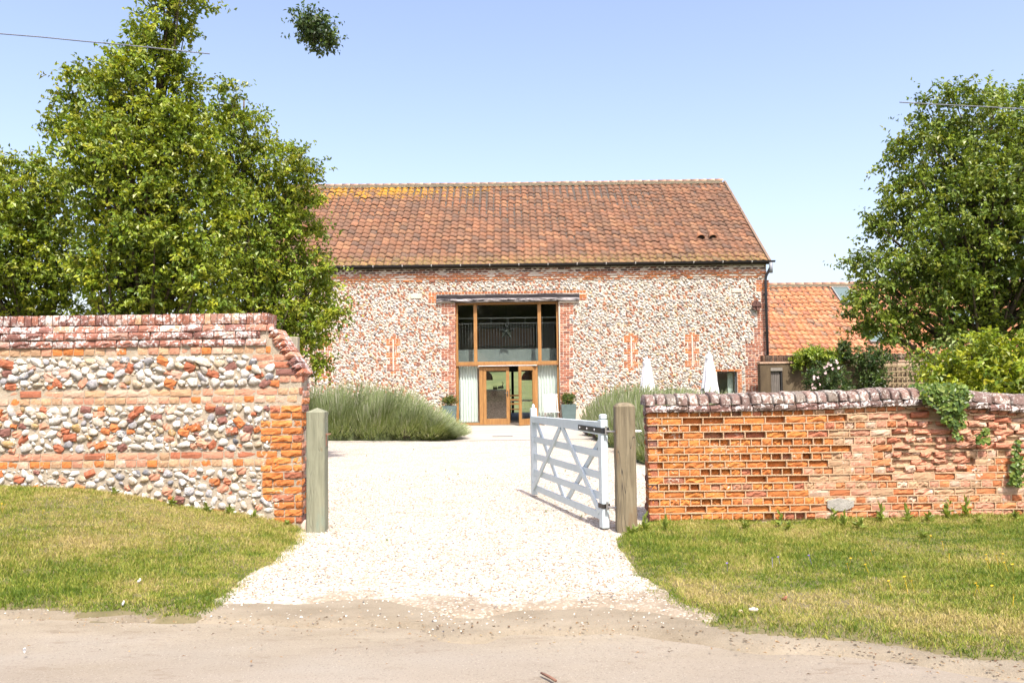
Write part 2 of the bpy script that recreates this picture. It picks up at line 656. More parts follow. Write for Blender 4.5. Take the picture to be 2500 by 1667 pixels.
# distant land: flat field that reaches the horizon, a meadow rising behind the barn
gm = mat_ground()
def zland(X, Y):
    return -0.10 + 5.5 * smooth01((Y - 46) / 60) * smooth01((140 - np.abs(X)) / 60)
xs = np.concatenate([np.linspace(-900, -120, 14), np.linspace(-100, 100, 41), np.linspace(120, 900, 14)])
ys = np.concatenate([np.linspace(-1200, -20, 12), np.linspace(-10, 130, 57), np.linspace(150, 1200, 16)])
grid_sheet('ground', xs, ys, zland, gm)
_rn = np.random.default_rng(5)
def wob(X, Y, k=1.0, s=0):
    return np.sin(X * 1.7 * k + s) * np.sin(Y * 2.1 * k + 1.3 + s) + 0.5 * np.sin(X * 4.3 * k + 2 + s) * np.sin(Y * 3.7 * k + s)
grid_sheet('road', np.linspace(-40, 40, 200), np.linspace(-6, 6.0, 60), lambda X, Y: -0.045 + 0.004 * wob(X, Y), mat_road())

drt_pts = np.array([gnd(*q)[:2] for q in [(-700, 1505), (0, 1508), (250, 1512), (480, 1520), (700, 1524), (900, 1524), (1010, 1532), (1060, 1562), (1180, 1568), (1260, 1545), (1500, 1540),
                                          (1640, 1556), (1900, 1590), (2100, 1604), (2300, 1632), (2500, 1665), (3200, 1760)]])
def zdirt(X, Y):
    yb = np.interp(X, drt_pts[:, 0], drt_pts[:, 1])
    return -0.085 + 0.07 * smooth01((Y - yb) / 0.22 + 0.2 * wob(X, Y, 2.3)) + 0.003 * wob(X, Y, 4)
grid_sheet('dirt_margin', np.linspace(-9, 9, 260), np.linspace(3.7, 7.2, 90), zdirt, mat_dirt())

def zdrive(X, Y):
    yb = np.interp(X, drt_pts[:, 0], drt_pts[:, 1]) + 0.28
    return -0.10 + 0.10 * smooth01((Y - yb) / 0.35 + 0.25 * wob(X, Y, 1.9, 2)) + 0.004 * wob(X, Y, 2)
drive_m = mat_gravel()
DRIVE_LATER = True
grid_sheet('gravel_yard', np.linspace(-11, 13, 60), np.linspace(9.58, 20.95, 40), lambda X, Y: 0 * X, drive_m)
grid_sheet('patio', np.linspace(-11, 12, 4), np.linspace(20.9, 27.95, 4), lambda X, Y: 0 * X + 0.008, mat_patio())

# grass verges
LW = np.array([[-9, .47], [-5.38, .45], [-4.5, .42], [-3.95, .34], [-3.3, .21], [-2.6, .09], [-2.2, 0.0], [-1.5, 0.0]])
polyL = [(-2.15, 8.75)] + [tuple(gnd(*q)[:2]) for q in [(738, 1328), (712, 1350), (690, 1378), (648, 1402), (600, 1432), (545, 1470), (500, 1497), (420, 1500), (320, 1490), (200, 1492), (100, 1480), (0, 1482), (-150, 1480)]] + [(-7.2, 6.0), (-7.2, 8.75)]
polyR = [(1.40, 8.75)] + [tuple(gnd(*q)[:2]) for q in [(1535, 1296), (1505, 1318), (1512, 1345), (1535, 1372), (1560, 1420), (1600, 1455), (1650, 1480), (1735, 1522), (1800, 1535), (1960, 1552), (2110, 1558), (2200, 1572), (2350, 1598), (2500, 1606), (2700, 1640)]] + [(7.2, 4.7), (7.2, 8.75)]
polyL = np.array(polyL); polyR = np.array(polyR)
def open_ground(X, Y):
    x, y = X.ravel(), Y.ravel()
    return (~((pip(x, y, polyL) & (edge_dist(x, y, polyL) > .12)) | (pip(x, y, polyR) & (edge_dist(x, y, polyR) > .12)))).reshape(X.shape)
grid_sheet('gravel_drive', np.linspace(-4.4, 4.4, 170), np.linspace(4.4, 9.6, 110), zdrive, drive_m, keep=open_ground)
def bankL(X, Y): return np.interp(X, LW[:, 0], LW[:, 1]) * smooth01((Y - 5.75) / 2.7)
def bankR(X, Y): return 0.012 * smooth01((Y - 6.2) / 2.2) + 0.018 * np.sin(X * 1.3 + 1) * smooth01((Y - 5.6) / 1.5)
def verge_z(poly, bank):
    def f(X, Y):
        d = edge_dist(X.ravel(), Y.ravel(), poly).reshape(X.shape); ins = pip(X.ravel(), Y.ravel(), poly).reshape(X.shape)
        return np.where(ins, bank(X, Y) + 0.025 * smooth01(d / 0.16 - 0.25) - 0.012, np.minimum(bank(X, Y), 0) - np.minimum(d, 0.05)) + 0.006 * wob(X, Y, 3)
    return f
soil = mat_soil()
zL = verge_z(polyL, bankL); zR = verge_z(polyR, bankR)
for nm, poly, zf, x0, x1 in (("grass_bank", polyL, zL, -7.2, -1.4), ("grass_verge", polyR, zR, 0.9, 7.2)):
    grid_sheet(nm, np.arange(x0, x1, 0.05), np.arange(4.4, 8.8, 0.05), zf, soil, keep=lambda X, Y: pip(X.ravel(), Y.ravel(), poly).reshape(X.shape) | (edge_dist(X.ravel(), Y.ravel(), poly).reshape(X.shape) < 0.07))
garden = grid_sheet('garden_lawn', np.linspace(-40, -2.3, 40), np.linspace(8.95, 45, 30), lambda X, Y: -0.02 + 0.35 * smooth01((-3 - X) / 3), gm,
                    keep=lambda X, Y: (X < -11.2) | ((Y < 20.4) & (X < -6.0)))
grid_sheet('garden_border', np.linspace(3.6, 30, 30), np.linspace(8.95, 26.9, 20), lambda X, Y: 0.02 + 0 * X, gm, keep=lambda X, Y: X > 4.2 + 0 * Y)


def mat_blades():
    m, t, b = new_mat("grass_blades"); p = pos(t)
    a = t.nodes.new("ShaderNodeAttribute"); a.attribute_name = "tint"
    s = N(t, "ShaderNodeSeparateColor"); t.links.new(a.outputs["Color"], s.inputs[0])
    n = mapr(t, noise(t, 2.2, 6, scaled(t, p, (0.6, 1, 1)), 0.75), 0.3, 0.7, 0.15, 0.85, False)
    v = math_(t, 'ADD', math_(t, 'MULTIPLY', n, 0.92), math_(t, 'MULTIPLY', math_(t, 'SUBTRACT', s.outputs[0], 0.5), 0.5))
    v = math_(t, 'ADD', v, math_(t, 'MULTIPLY', s.outputs[1], 0.5))
    c = ramp(t, v, [(0.30, (0.085, 0.145, 0.012)), (0.46, (0.18, 0.235, 0.022)), (0.61, (0.29, 0.295, 0.05)), (0.84, (0.43, 0.35, 0.14))])
    t.links.new(c, b.inputs["Base Color"]); b.inputs["Roughness"].default_value = 0.6; b.inputs["Specular IOR Level"].default_value = 0.3
    tr = t.nodes.new("ShaderNodeBsdfTranslucent"); t.links.new(c, tr.inputs[0])
    ms = t.nodes.new("ShaderNodeMixShader"); ms.inputs[0].default_value = 0.3
    t.links.new(b.outputs[0], ms.inputs[1]); t.links.new(tr.outputs[0], ms.inputs[2])
    t.links.new(ms.outputs[0], t.nodes["Material Output"].inputs[0])
    return m
blade_m = mat_blades()


def grass(name, poly, zf, n, dry, x0, x1, y0, y1, seed):
    r = np.random.default_rng(seed)
    # clumps first, then blades around them
    nc = n // 8
    cx = r.uniform(x0, x1, nc * 4); cy = r.uniform(y0, y1, nc * 4)
    k = pip(cx, cy, poly) & (np.abs(cx) < 0.85 * cy + 0.6); cx = cx[k][:nc]; cy = cy[k][:nc]
    thin = edge_dist(cx, cy, poly)
    wear = np.clip(wob(cx, cy, 1.1, seed) * 0.25 + 0.75, 0.15, 1)
    kk = r.random(len(cx)) < np.clip(thin / 0.10, 0.45, 1) * np.clip(wear + 0.3, 0, 1); cx = cx[kk]; cy = cy[kk]; thin = thin[kk]
    cl = r.normal(0, 1, len(cx)); ch = r.uniform(0.7, 1.3, len(cx)) * (1 + 0.25 * wob(cx, cy, 0.9, seed + 1))
    i = np.repeat(np.arange(len(cx)), 8)
    x = cx[i] + r.normal(0, 0.022, len(i)); y = cy[i] + r.normal(0, 0.022, len(i))
    z = zf(x, y)
    L = r.uniform(0.016, 0.050, len(i)) * ch[i]
    L = np.where(y > 8.4, L * 1.15, L)
    az = r.uniform(0, 2 * np.pi, len(i)); tilt = r.uniform(0.25, 1.42, len(i))
    dx, dy, dz = np.cos(az) * np.sin(tilt), np.sin(az) * np.sin(tilt), np.cos(tilt)
    w = r.uniform(0.0014, 0.0030, len(i)); wa = r.uniform(0, np.pi, len(i))
    ox, oy = np.cos(wa) * w, np.sin(wa) * w
    base = np.stack([x, y, z - 0.006], 1); D = np.stack([dx, dy, dz], 1); O = np.stack([ox, oy, 0 * ox], 1)
    mid = base + D * (L * 0.55)[:, None] + np.stack([0 * L, 0 * L, L * 0.12], 1)
    tip = base + D * L[:, None]
    V = np.stack([base - O, base + O, mid + O * 0.8, mid - O * 0.8, tip], 1).reshape(-1, 3)
    b0 = np.arange(len(i)) * 5
    Q = np.stack([b0, b0 + 1, b0 + 2, b0 + 3], 1); T = np.stack([b0 + 3, b0 + 2, b0 + 4], 1)
    t0 = np.clip(0.5 + 0.22 * cl[i] + r.normal(0, 0.2, len(i)), 0, 1)
    dr = dry(x, y)
    tint = np.repeat(np.stack([t0, dr, 0 * t0], 1), 5, 0)
    return link(name, np_mesh(name, V, [Q, T], blade_m, tint), kind='stuff')
def dryL(x, y): return np.clip(0.20 + 0.22 * wob(x, y, 0.8) + 0.25 * smooth01((y - 7.4) / 0.8) - 0.25 * smooth01((6.2 - y) / 0.5), 0, 1)
def dryR(x, y):
    e = np.interp(x, polyR[1:-2, 0], polyR[1:-2, 1])
    return np.clip(0.02 + 0.16 * wob(x, y, 0.9, 1) + 0.55 * np.exp(-((y - e - 0.75) / 0.4) ** 2) - 0.1 * np.exp(-((y - e) / 0.3) ** 2) + 0.2 * np.exp(-((y - 8.3) / 0.3) ** 2), 0, 1)
g1 = grass('grass', polyL, zL, 285000, dryL, -7.2, -1.4, 5.2, 8.6, 3)
tag(g1, 'mown olive and straw coloured grass on the sloping bank below the flint wall', 'grass')
g2 = grass('grass', polyR, zR, 390000, dryR, 0.9, 7.2, 4.2, 8.6, 4)
tag(g2, 'greener grass on the verge below the orange brick wall', 'grass')

# loose gravel chips
def chips():
    r = np.random.default_rng(8); n = 110000
    y = 1 / r.uniform(1 / 13.5, 1 / 5.05, n); x = r.uniform(-5.5, 5.5, n)
    k = ~pip(x, y, polyL) & ~pip(x, y, polyR) & ~((np.abs(y - 8.8) < 0.35) & ((x < -2.0) | (x > 1.2)))
    yb = np.interp(x, drt_pts[:, 0], drt_pts[:, 1])
    k &= (y > yb - 0.15) & (np.abs(x) < .66 * y) & (y < np.where(np.abs(x) > 3, 8, 14))
    k &= r.random(n) < np.clip(((y - yb - 0.1) / 1.1 + 0.22 * wob(x, y, 1.5)) ** 3, 0.06, 1)
    x = x[k]; y = y[k]; n = len(x)
    z = np.where(y < 9.55, np.maximum(zdrive(x, y), zdirt(x, y)), 0.0)
    s = r.uniform(0.003, 0.0105, n) * (0.8 + 0.04 * y)
    B = np.array([(1, 0, 0), (-.2, .9, 0), (-1, 0, .1), (.1, -.95, 0), (0.1, 0, .75), (0, .1, -.6)])
    F8 = np.array([(0, 1, 4), (1, 2, 4), (2, 3, 4), (3, 0, 4)])
    a = r.uniform(0, 6.28, n); sc = r.uniform(0.6, 1.2, (n, 3))
    V = B[None] * (sc * s[:, None])[:, None] + r.normal(0, 0.12, (n, 6, 3)) * s[:, None, None]
    ca, sa = np.cos(a)[:, None], np.sin(a)[:, None]
    V = np.stack([V[..., 0] * ca - V[..., 1] * sa, V[..., 0] * sa + V[..., 1] * ca, V[..., 2]], -1)
    V += np.stack([x, y, z + s * 0.25], 1)[:, None]
    T = (F8[None] + (np.arange(n) * 6)[:, None, None]).reshape(-1, 3)
    pal = np.array([(.57, .535, .48), (.49, .445, .38), (.34, .265, .18), (.25, .17, .10), (.20, .18, .165), (.085, .08, .08)])
    ci = r.choice(6, n, p=[.34, .27, .18, .10, .06, .05])
    tint = np.repeat(pal[ci] * r.uniform(.85, 1.1, (n, 1)), 6, 0)
    o = link('loose_gravel', np_mesh('loose_gravel', V.reshape(-1, 3), T, mat_piece("gravel_chip", bstr=0.2), tint), kind='stuff')
    o.color = (0, 0, 0, 1)
    tag(o, 'loose pale flint chips scattered over the drive and its sandy edge', 'gravel')
chips()

# ================================================================== LEFT FLINT AND BRICK WALL
ORANGE = (0.47, 0.165, 0.048); RED = (0.35, 0.13, 0.072); TAN = (0.44, 0.28, 0.165); PINK = (0.47, 0.235, 0.15); PURP = (0.20, 0.095, 0.075); PALE = (0.52, 0.36, 0.26); BROWN = (0.16, 0.075, 0.05)
m_bk_plain = mat_piece("brick_plain", lichen=0.15, lich_scale=22, lich_col=(0.55, 0.47, 0.38))
m_bk_lich = mat_piece("brick_lichen", lichen=0.62, lich_scale=38, lich_col=(0.56, 0.52, 0.49), blotch=0.2)
m_bk_barn = mat_piece("barn_brick", lichen=0.0, nscale=12, bstr=0.4)
m_flint = mat_piece("flint", lichen=0.5, lich_scale=30, lich_col=(0.66, 0.64, 0.59), nscale=26, lo=0.45, hi=1.2, rough=0.75, bstr=0.8, bdist=0.01, blotch=0.35, blotch_col=(0.33, 0.29, 0.23))
m_mortar = None
def mat_mortar(name, c0, c1, scale=10):
    m, t, b = new_mat(name); p = pos(t)
    n = noise(t, scale, 6, p, 0.75)
    c = ramp(t, n, [(0.3, c0), (0.7, c1)])
    c = mix(t, mapr(t, noise(t, scale * 12, 3, p), 0.55, 0.7, 0, 0.5), c, tuple(x * 0.6 for x in c0))
    t.links.new(c, b.inputs["Base Color"]); b.inputs["Roughness"].default_value = 1
    bump(t, b, math_(t, 'ADD', n, noise(t, 90, 5, p, 0.8)), 0.9, 0.015)
    return m
m_mort_l = mat_mortar("lime_mortar", (0.30, 0.25, 0.175), (0.46, 0.40, 0.31))
m_mort_r = mat_mortar("cream_mortar", (0.44, 0.28, 0.15), (0.58, 0.42, 0.27))
_r = np.random.default_rng(21)
kit_brick = Kit('brick', [brick_vf(_r, 0.003, 4, 3, 0.004) for _ in range(10)], m_bk_plain)
kit_worn = Kit('brick', [brick_vf(_r, 0.008, 5, 3, 0.008, 0.09) for _ in range(10)], m_bk_plain)
kit_lich = Kit('brick', [brick_vf(_r, 0.005, 4, 3, 0.008, 0.12) for _ in range(8)], m_bk_lich)
kit_cope = Kit('coping_brick', [brick_vf(_r, 0.005, 3, 3, 0.007, 0.36) for _ in range(8)], m_bk_lich)
kit_flint = Kit('flint', [flint_vf(_r) for _ in range(14)], m_flint, True)
kit_rubble = Kit('brick_fragment', [brick_vf(_r, 0.010, 4, 3, 0.012, 0.09) for _ in range(10)], m_bk_plain)

YF = 8.6
def wall_xz(u, v): q = at(u, v, YF); return q[0], q[2]

def course(out, x0, x1, zc, h, unit, cols, w=None, y=YF, depth=0.07, jit=0.004, prio=1.0, joint=0.010, off=0.0, worn=0.0):
    """one run of bricks; returns nothing, appends to out"""
    x = x0 - off
    while x < x1 - 0.02:
        L = (unit() if callable(unit) else unit)
        a = max(x, x0); b = min(x + L, x1)
        if b - a > 0.03:
            out.append(((0.5 * (a + b), y + rng.normal(0, jit) + (worn * rng.random()), zc + rng.normal(0, 0.0015)), (rng.normal(0, .02), rng.normal(0, 0.006), rng.normal(0, .02)),
                        (b - a - joint, depth, h - joint), pick(cols, w), prio + rng.random() * 0.1))
        x += L

def left_wall():
    root = thing('flint_wall', 'tall garden wall of flint bands and brick courses with a raked end left of the entrance', 'wall', (-4.6, 8.77, 0.0))
    T = 0.34
    # profile traced at the face
    xr = -2.205
    prof = [(-7.4, -0.15), (xr - 0.012, -0.15), (xr - 0.012, 1.56), (xr - 0.07, 1.62), (-2.56, 2.04), (-2.60, 2.13), (-7.4, 2.13)]
    b = wpart(MB().prism(prof, YF + 0.009, YF + T - 0.014).build('mortar_core', m_mort_l), root)
    brick, lich, worn, fl, frag, cope = [], [], [], [], [], []
    def xend(z):     # where the raked end cuts a course
        return xr if z < 1.60 else xr - (z - 1.60) * 0.80
    vis = lambda x: 1.0 if x > -5.6 else 0.0
    # coping: headers on edge
    x = -2.57
    while x > -7.3:
        w = rng.uniform(0.066, 0.082)
        for yy, dep, ry in ((YF - 0.012, 0.18, 0),):
            cope.append(((x - w / 2, yy, 2.195), (0, rng.normal(0, .015), 0), (w - 0.008, 0.36, 0.108 + rng.normal(0, .003)), pick([(.30, .13, .085), TAN, PURP, (.34, .19, .14)], [.35, .2, .3, .15]), vis(x)))
        x -= w
    lay(kit_cope, cope, root, 300)
    # splayed course, then two oversailing lichen courses, and a header course
    sp = []
    course(sp, -7.3, -2.50, 2.103, 0.082, 0.225, [(.31, .14, .095), PINK, PURP], y=YF - 0.016, depth=0.1, prio=1)
    sp = [((l[0], l[1] + 0.0, l[2]), (e[0] - 0.35, e[1], e[2]), s, c, p) for l, e, s, c, p in sp]
    lich += sp
    course(lich, -7.3, xend(2.02) - 0.10, 2.023, 0.080, 0.225, [(.30, .13, .09), PURP, (.36, .2, .15)], y=YF - 0.030, depth=0.12, off=0.1)
    course(lich, -7.3, xend(1.94) - 0.10, 1.943, 0.080, 0.225, [(.30, .13, .09), PURP, (.36, .2, .15)], y=YF - 0.026, depth=0.12)
    course(brick, -7.3, xend(1.86) - 0.12, 1.862, 0.080, 0.112, [TAN, PINK, ORANGE, PALE], [.45, .25, .1, .2])
    # brick lacing courses
    def mixed(): return rng.choice([0.225, 0.225, 0.112])
    course(brick, -7.3, xr, 1.424, 0.077, mixed, [PINK, RED, TAN, PALE], [.4, .25, .2, .15])
    course(brick, -7.3, xr, 1.346, 0.077, 0.112, [TAN, PINK, PALE, ORANGE], [.45, .25, .2, .1])
    course(brick, -7.3, xr - 0.24, 0.768, 0.079, mixed, [PINK, RED, ORANGE, TAN], [.35, .25, .2, .2])
    course(brick, -7.3, xr - 0.24, 0.688, 0.079, 0.112, [TAN, PINK, ORANGE, PALE], [.4, .25, .2, .15])
    # quoin at the end, toothed into the flint
    zs = np.arange(1.78, -0.1, -0.077); quoin_x = {}
    for k, z in enumerate(zs):
        ln = [0.34, 0.44][(k // 3) % 2] if z < 1.3 else [0.36, 0.24][(k // 2) % 2]
        if z < 0.62: ln = [0.44, 0.42, 0.30][(k // 4) % 3]
        xe = xend(z + 0.03); quoin_x[k] = (z, xe - ln)
        cols, w = (([ORANGE, RED, (0.50, 0.20, 0.06)], [.55, .2, .25]) if z < 1.25 else ([PINK, RED, TAN, PURP], [.4, .3, .15, .15]))
        skip_ = abs(z - 1.424) < .06 or abs(z - 1.346) < .045
        if skip_: quoin_x.pop(k, None)
        if not skip_: course(worn if z < 1.25 else brick, xe - ln, xe, z, 0.077, lambda: 0.225, cols, w, depth=0.07, jit=0.010 if z < 0.9 else 0.006, prio=3, joint=0.013, off=0.112 * (k % 2), y=YF - 0.004)
        # end face of the wall
        y = YF + 0.012
        while y < YF + T - 0.03:
            L = min([0.225, 0.105][k % 2], YF + T - y)
            (worn if z < 1.25 else lich).append(((xe + rng.normal(0, .008), y + L / 2, z), (rng.normal(0, .02), 0, math.pi / 2), (L - 0.012, 0.07, 0.066), pick([RED, ORANGE, PURP, PINK]), 2))
            y += L; k += 1
    # raked capping
    p0 = np.array([-2.50, 2.075]); p1 = np.array([xr + 0.015, 1.60]); d = p1 - p0; L = np.hypot(*d); ang = math.atan2(-d[1], d[0])
    n = 8
    for i in range(n):
        c = p0 + d * (i + .5) / n
        for yy, dp in ((YF - 0.02, 0.38),):
            lich.append(((c[0] - 0.03, yy, c[1] - 0.02), (0, ang + rng.normal(0, .05), 0), (L / n - 0.008, dp, 0.11), pick([PURP, RED, PINK]), 4))
    # flint bands
    def quoin_edge(z):
        best = min(quoin_x.values(), key=lambda q: abs(q[0] - z)); return best[1]
    ground = lambda x: np.interp(x, LW[:, 0], LW[:, 1])
    cols = [(0.64, 0.605, 0.54), (0.58, 0.51, 0.41), (0.46, 0.37, 0.25), (0.37, 0.365, 0.375), (0.19, 0.195, 0.21), (0.42, 0.28, 0.12)]
    w = [.42, .22, .13, .13, .05, .05]
    for (z0, z1, fr, seed, rmx, rmn, gp) in ((1.47, 1.815, .17, 1, .066, .018, .80), (0.815, 1.30, .32, 2, .058, .014, .86), (-0.02, 0.645, .22, 3, .056, .014, 0.98)):
        def ok(x, z, r): return z - r * .7 > z0 and z + r * .7 < z1 and z + r * 0.5 > ground(x) and x + r * 0.9 < quoin_edge(z)
        for (x, z, r) in darts(-7.2, -2.3, z0, z1, rmn, rmx, ok, 30000, 0.72, gp, seed, 8):
            big = rng.uniform(0.85, 1.15)
            if rng.random() < fr and r > 0.03:
                frag.append(((x, YF - 0.012 + rng.normal(0, .008), z), (rng.normal(0, .12), rng.normal(0, .45), rng.normal(0, .12)), (r * 1.9 * big, 0.07, r * 1.3), pick([(.36, .125, .065), (.45, .155, .055), PINK, PURP, (.48, .30, .22)], [.28, .24, .25, .11, .12]), vis(x) + r))
            else:
                fl.append(((x, YF + 0.008 + rng.normal(0, .006), z), (rng.normal(0, .35), rng.normal(0, .5), rng.normal(0, .35)), (r * 1.05 * big * rng.uniform(.8, 1.15), r * rng.uniform(.35, .75), r * 0.76 * rng.uniform(.8, 1.1)), pick(cols, np.array(w) / sum(w)), vis(x) + r))
    lay(kit_flint, fl, root, 300)
    lay(kit_rubble, frag, root, 160)
    lay(kit_brick, brick, root, 150); lay(kit_worn, worn, root, 90); lay(kit_lich, lich, root, 60)
    return root
left_wall()

# ================================================================== RIGHT BRICK WALL
def right_wall():
    root = thing('brick_wall', 'low weathered orange brick wall with eroded bricks and rounded coping right of the gate', 'wall', (3.8, 8.77, 0.0))
    xl, x1, T = 1.405, 7.4, 0.34
    def dz(x): return 0.035 * math.exp(-((x - 4.1) / 0.8) ** 2) - 0.055 * smooth01((x - 4.5) / 1.0)
    ztop = 1.30
    zs = [0.025 + 0.0765 * i for i in range(15)]
    wpart(MB().box(xl + 0.02, x1, YF + 0.075, YF + T - 0.01, -0.15, 1.17).build('mortar_core', m_mort_r), root)
    hole, plain, worn, rub = [], [], [], []
    mort = MB()
    def zone(x, z):
        xa = 3.28 + 0.12 * math.sin(z * 9) - 0.28 * (z < 0.45) + rng.normal(0, .07); xb = 3.95 + 0.1 * math.sin(z * 7)
        if x < xa: return 0
        if x < xb: return 1
        lim = 0.42 + 0.10 * math.sin(x * 3.0) + (0.22 if x > 4.75 else 0)
        return 3 if (z > lim and z > 0.45) else 2
    for k, z in enumerate(zs):
        head = (k % 2 == 0)
        unit = 0.1085 if head else 0.217
        x = xl - (0.0 if head else 0.06)
        zc = z + 0.0385
        # bed joint above this course: a proud cream strip over the orange bricks
        while x < x1:
            a, b_ = max(x, xl), min(x + unit * rng.uniform(0.96, 1.04), x1)
            xm = 0.5 * (a + b_); zz = zone(xm, zc); pr = 1.0 if xm < 5.6 else 0
            zj = zc + dz(xm) * max(0, (zc - 0.8) / 0.35)
            if b_ - a > 0.03:
                if zz == 0:
                    lost = rng.random() < (0.28 if zc > 0.3 else 0.12)
                    dep = rng.uniform(0.022, 0.050) if lost else max(0, rng.normal(0.006, 0.006))
                    c = pick([ORANGE, (0.50, 0.19, 0.05), RED, (0.36, 0.17, 0.10)], [.5, .36, .08, .06])
                    tgt = hole if (lost or rng.random() < .5) else plain
                    tgt.append(((xm, YF + dep, zj), (rng.normal(0, .03) - (0.25 * lost * rng.random()), 0, rng.normal(0, .03)), (b_ - a - 0.009, 0.09, 0.066), c, pr + rng.random() * .2))
                elif zz in (1, 2):
                    c = pick([PINK, TAN, (0.48, 0.20, 0.085), PALE, (.42, .15, .06)], [.26, .2, .28, .12, .14])
                    (worn if rng.random() < .45 else plain).append(((xm, YF + 0.004 + abs(rng.normal(0, .008)), zj), (rng.normal(0, .02), rng.normal(0, .01), rng.normal(0, .02)), (b_ - a - 0.012, 0.09, 0.063), c, pr + rng.random() * .2))
                else:
                    if rng.random() < 0.93:
                        c = pick([PINK, (0.46, 0.20, 0.12), RED, PALE], [.45, .3, .1, .15])
                        rub.append(((xm + rng.normal(0, .012), YF + 0.012 + abs(rng.normal(0, .024)), zj + rng.normal(0, .008)), (rng.normal(0, .12), rng.normal(0, .05), rng.normal(0, .1)),
                                    ((b_ - a) * rng.uniform(.75, 1.0), 0.1, 0.066 * rng.uniform(.75, 1.05)), c, pr + rng.random() * .2))
                if zz < 3:      # perpend joint
                    f = YF + (0.002 if zz == 0 else 0.012) + rng.normal(0, .002)
                    mort.box(b_ - 0.0055, b_ + 0.0055, f, YF + 0.08, zj - 0.036, zj + 0.036)
            x = b_ if b_ > xl else x + unit
        xx = xl
        while xx < x1:
            xe = min(xx + 0.2, x1); zz = zone(xx + .1, zc + 0.04)
            f = YF + {0: -0.001, 1: 0.009, 2: 0.011, 3: 0.05}[zz] + rng.normal(0, .002)
            zb = zc + 0.0385 + dz(xx + .1) * max(0, (zc - 0.8) / 0.35)
            mort.box(xx, xe + 0.002, f, YF + 0.08, zb - 0.0055 - (.01 if zz == 3 else 0), zb + 0.0055)
            xx = xe
        # left end face
        y = YF + 0.005
        i = k
        while y < YF + T - 0.03:
            L = min([0.225, 0.105][i % 2], YF + T - y)
            worn.append(((xl + abs(rng.normal(0, .012)), y + L / 2, zc), (rng.normal(0, .02), 0, -math.pi / 2), (L - 0.012, 0.09, 0.066), pick([RED, ORANGE, PURP]), 2))
            y += L; i += 1
    mo = mort.build('mortar_joints', m_mort_r, kind='stuff'); wpart(mo, root)
    # lichen grown under-coping, then bull-nosed headers on edge
    sc = []; 
    x = xl - 0.02
    while x < x1:
        L = 0.225; xm = x + L / 2
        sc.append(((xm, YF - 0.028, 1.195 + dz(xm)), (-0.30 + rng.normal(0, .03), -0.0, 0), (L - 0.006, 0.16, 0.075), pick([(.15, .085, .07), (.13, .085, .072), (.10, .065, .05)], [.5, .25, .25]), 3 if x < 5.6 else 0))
        x += L
    lay(kit_lich, sc, root, 30)
    wpart(MB().box(xl + 0.01, x1, YF + 0.02, YF + T - 0.02, 1.168, 1.215).build('mortar_bed', m_mort_l), root)
    cp = []
    x = xl - 0.025
    first = True
    while x < x1:
        w = rng.uniform(0.098, 0.122) if x < 4.6 else rng.uniform(0.15, 0.24); xm = x + w / 2
        slope = (dz(xm + .1) - dz(xm - .1)) / .2
        cp.append(((xm, YF - 0.025 + rng.normal(0, .004), 1.285 + dz(xm) + rng.normal(0, .004)), (0, -math.atan(slope) + rng.normal(0, .03), rng.normal(0, .03)), (w - 0.012, 0.39, 0.118 * rng.uniform(.93, 1.04)),
                   pick([(.15, .10, .085), (.11, .07, .055), (.19, .12, .095), (.17, .14, .115)], [.35, .2, .3, .15]), 3 if x < 5.6 else 0))
        x += w
    lay(kit_bull, cp, root, 300)
    cr = MB(); crr = []
    lay(kit_worn, hole, root, 130); lay(kit_brick, plain, root, 110); lay(kit_worn, worn, root, 30); lay(kit_rubble, rub, root, 60)
    # grey cement patch near the foot of the wall
    pts = []
    for (u, v) in [(2020, 1222), (2050, 1215), (2085, 1222), (2084, 1236), (2068, 1244), (2056, 1246), (2032, 1247), (2020, 1238)]:
        q = at(u, v, YF); pts.append((q[0], q[2]))
    wpart(MB().prism(pts[::-1], YF - 0.006, YF + 0.08).build('cement_patch', mat_mortar("cement", (0.30, 0.29, 0.25), (0.42, 0.40, 0.35))), root)
    return root


def bull_vf(r):
    """rounded coping brick: half-round in cross-section (y,z), width in x"""
    prof = []
    for t in np.linspace(0, math.pi, 9):
        prof.append((0.5 - 0.5 * math.cos(t), -0.5 + 1.0 * (math.sin(t) ** 0.55)))
    prof = [(0.0, -0.5)] + [(y, z) for y, z in prof[1:-1]] + [(1.0, -0.5)]
    n = len(prof); V = []
    for x, e in ((-0.5, 0.03), (-0.36, 0), (0, 0), (0.36, 0), (0.5, 0.03)):
        for (y, z) in prof:
            V.append((x + r.normal(0, .02) * (abs(x) < .5), 0.5 + (y - 0.5) * (1 - e) + r.normal(0, .006), -0.5 + (z + .5) * (1 - 2 * e) + r.normal(0, .02)))
    Fs = []
    for i in range(4):
        for j in range(n - 1):
            a = i * n + j
            Fs.append((a, a + n, a + n + 1, a + 1))
    Fs.append(tuple(range(n))); Fs.append(tuple(range(5 * n - 1, 4 * n - 1, -1)))
    return np.array(V), [f[::-1] for f in Fs]
kit_bull = Kit('coping_brick', [bull_vf(_r) for _ in range(10)], mat_piece("coping_lichen", lichen=0.62, lich_scale=42, lich_col=(0.40, 0.375, 0.335), blotch=0.45, blotch_col=(0.07, 0.045, 0.03)), True)
right_wall()

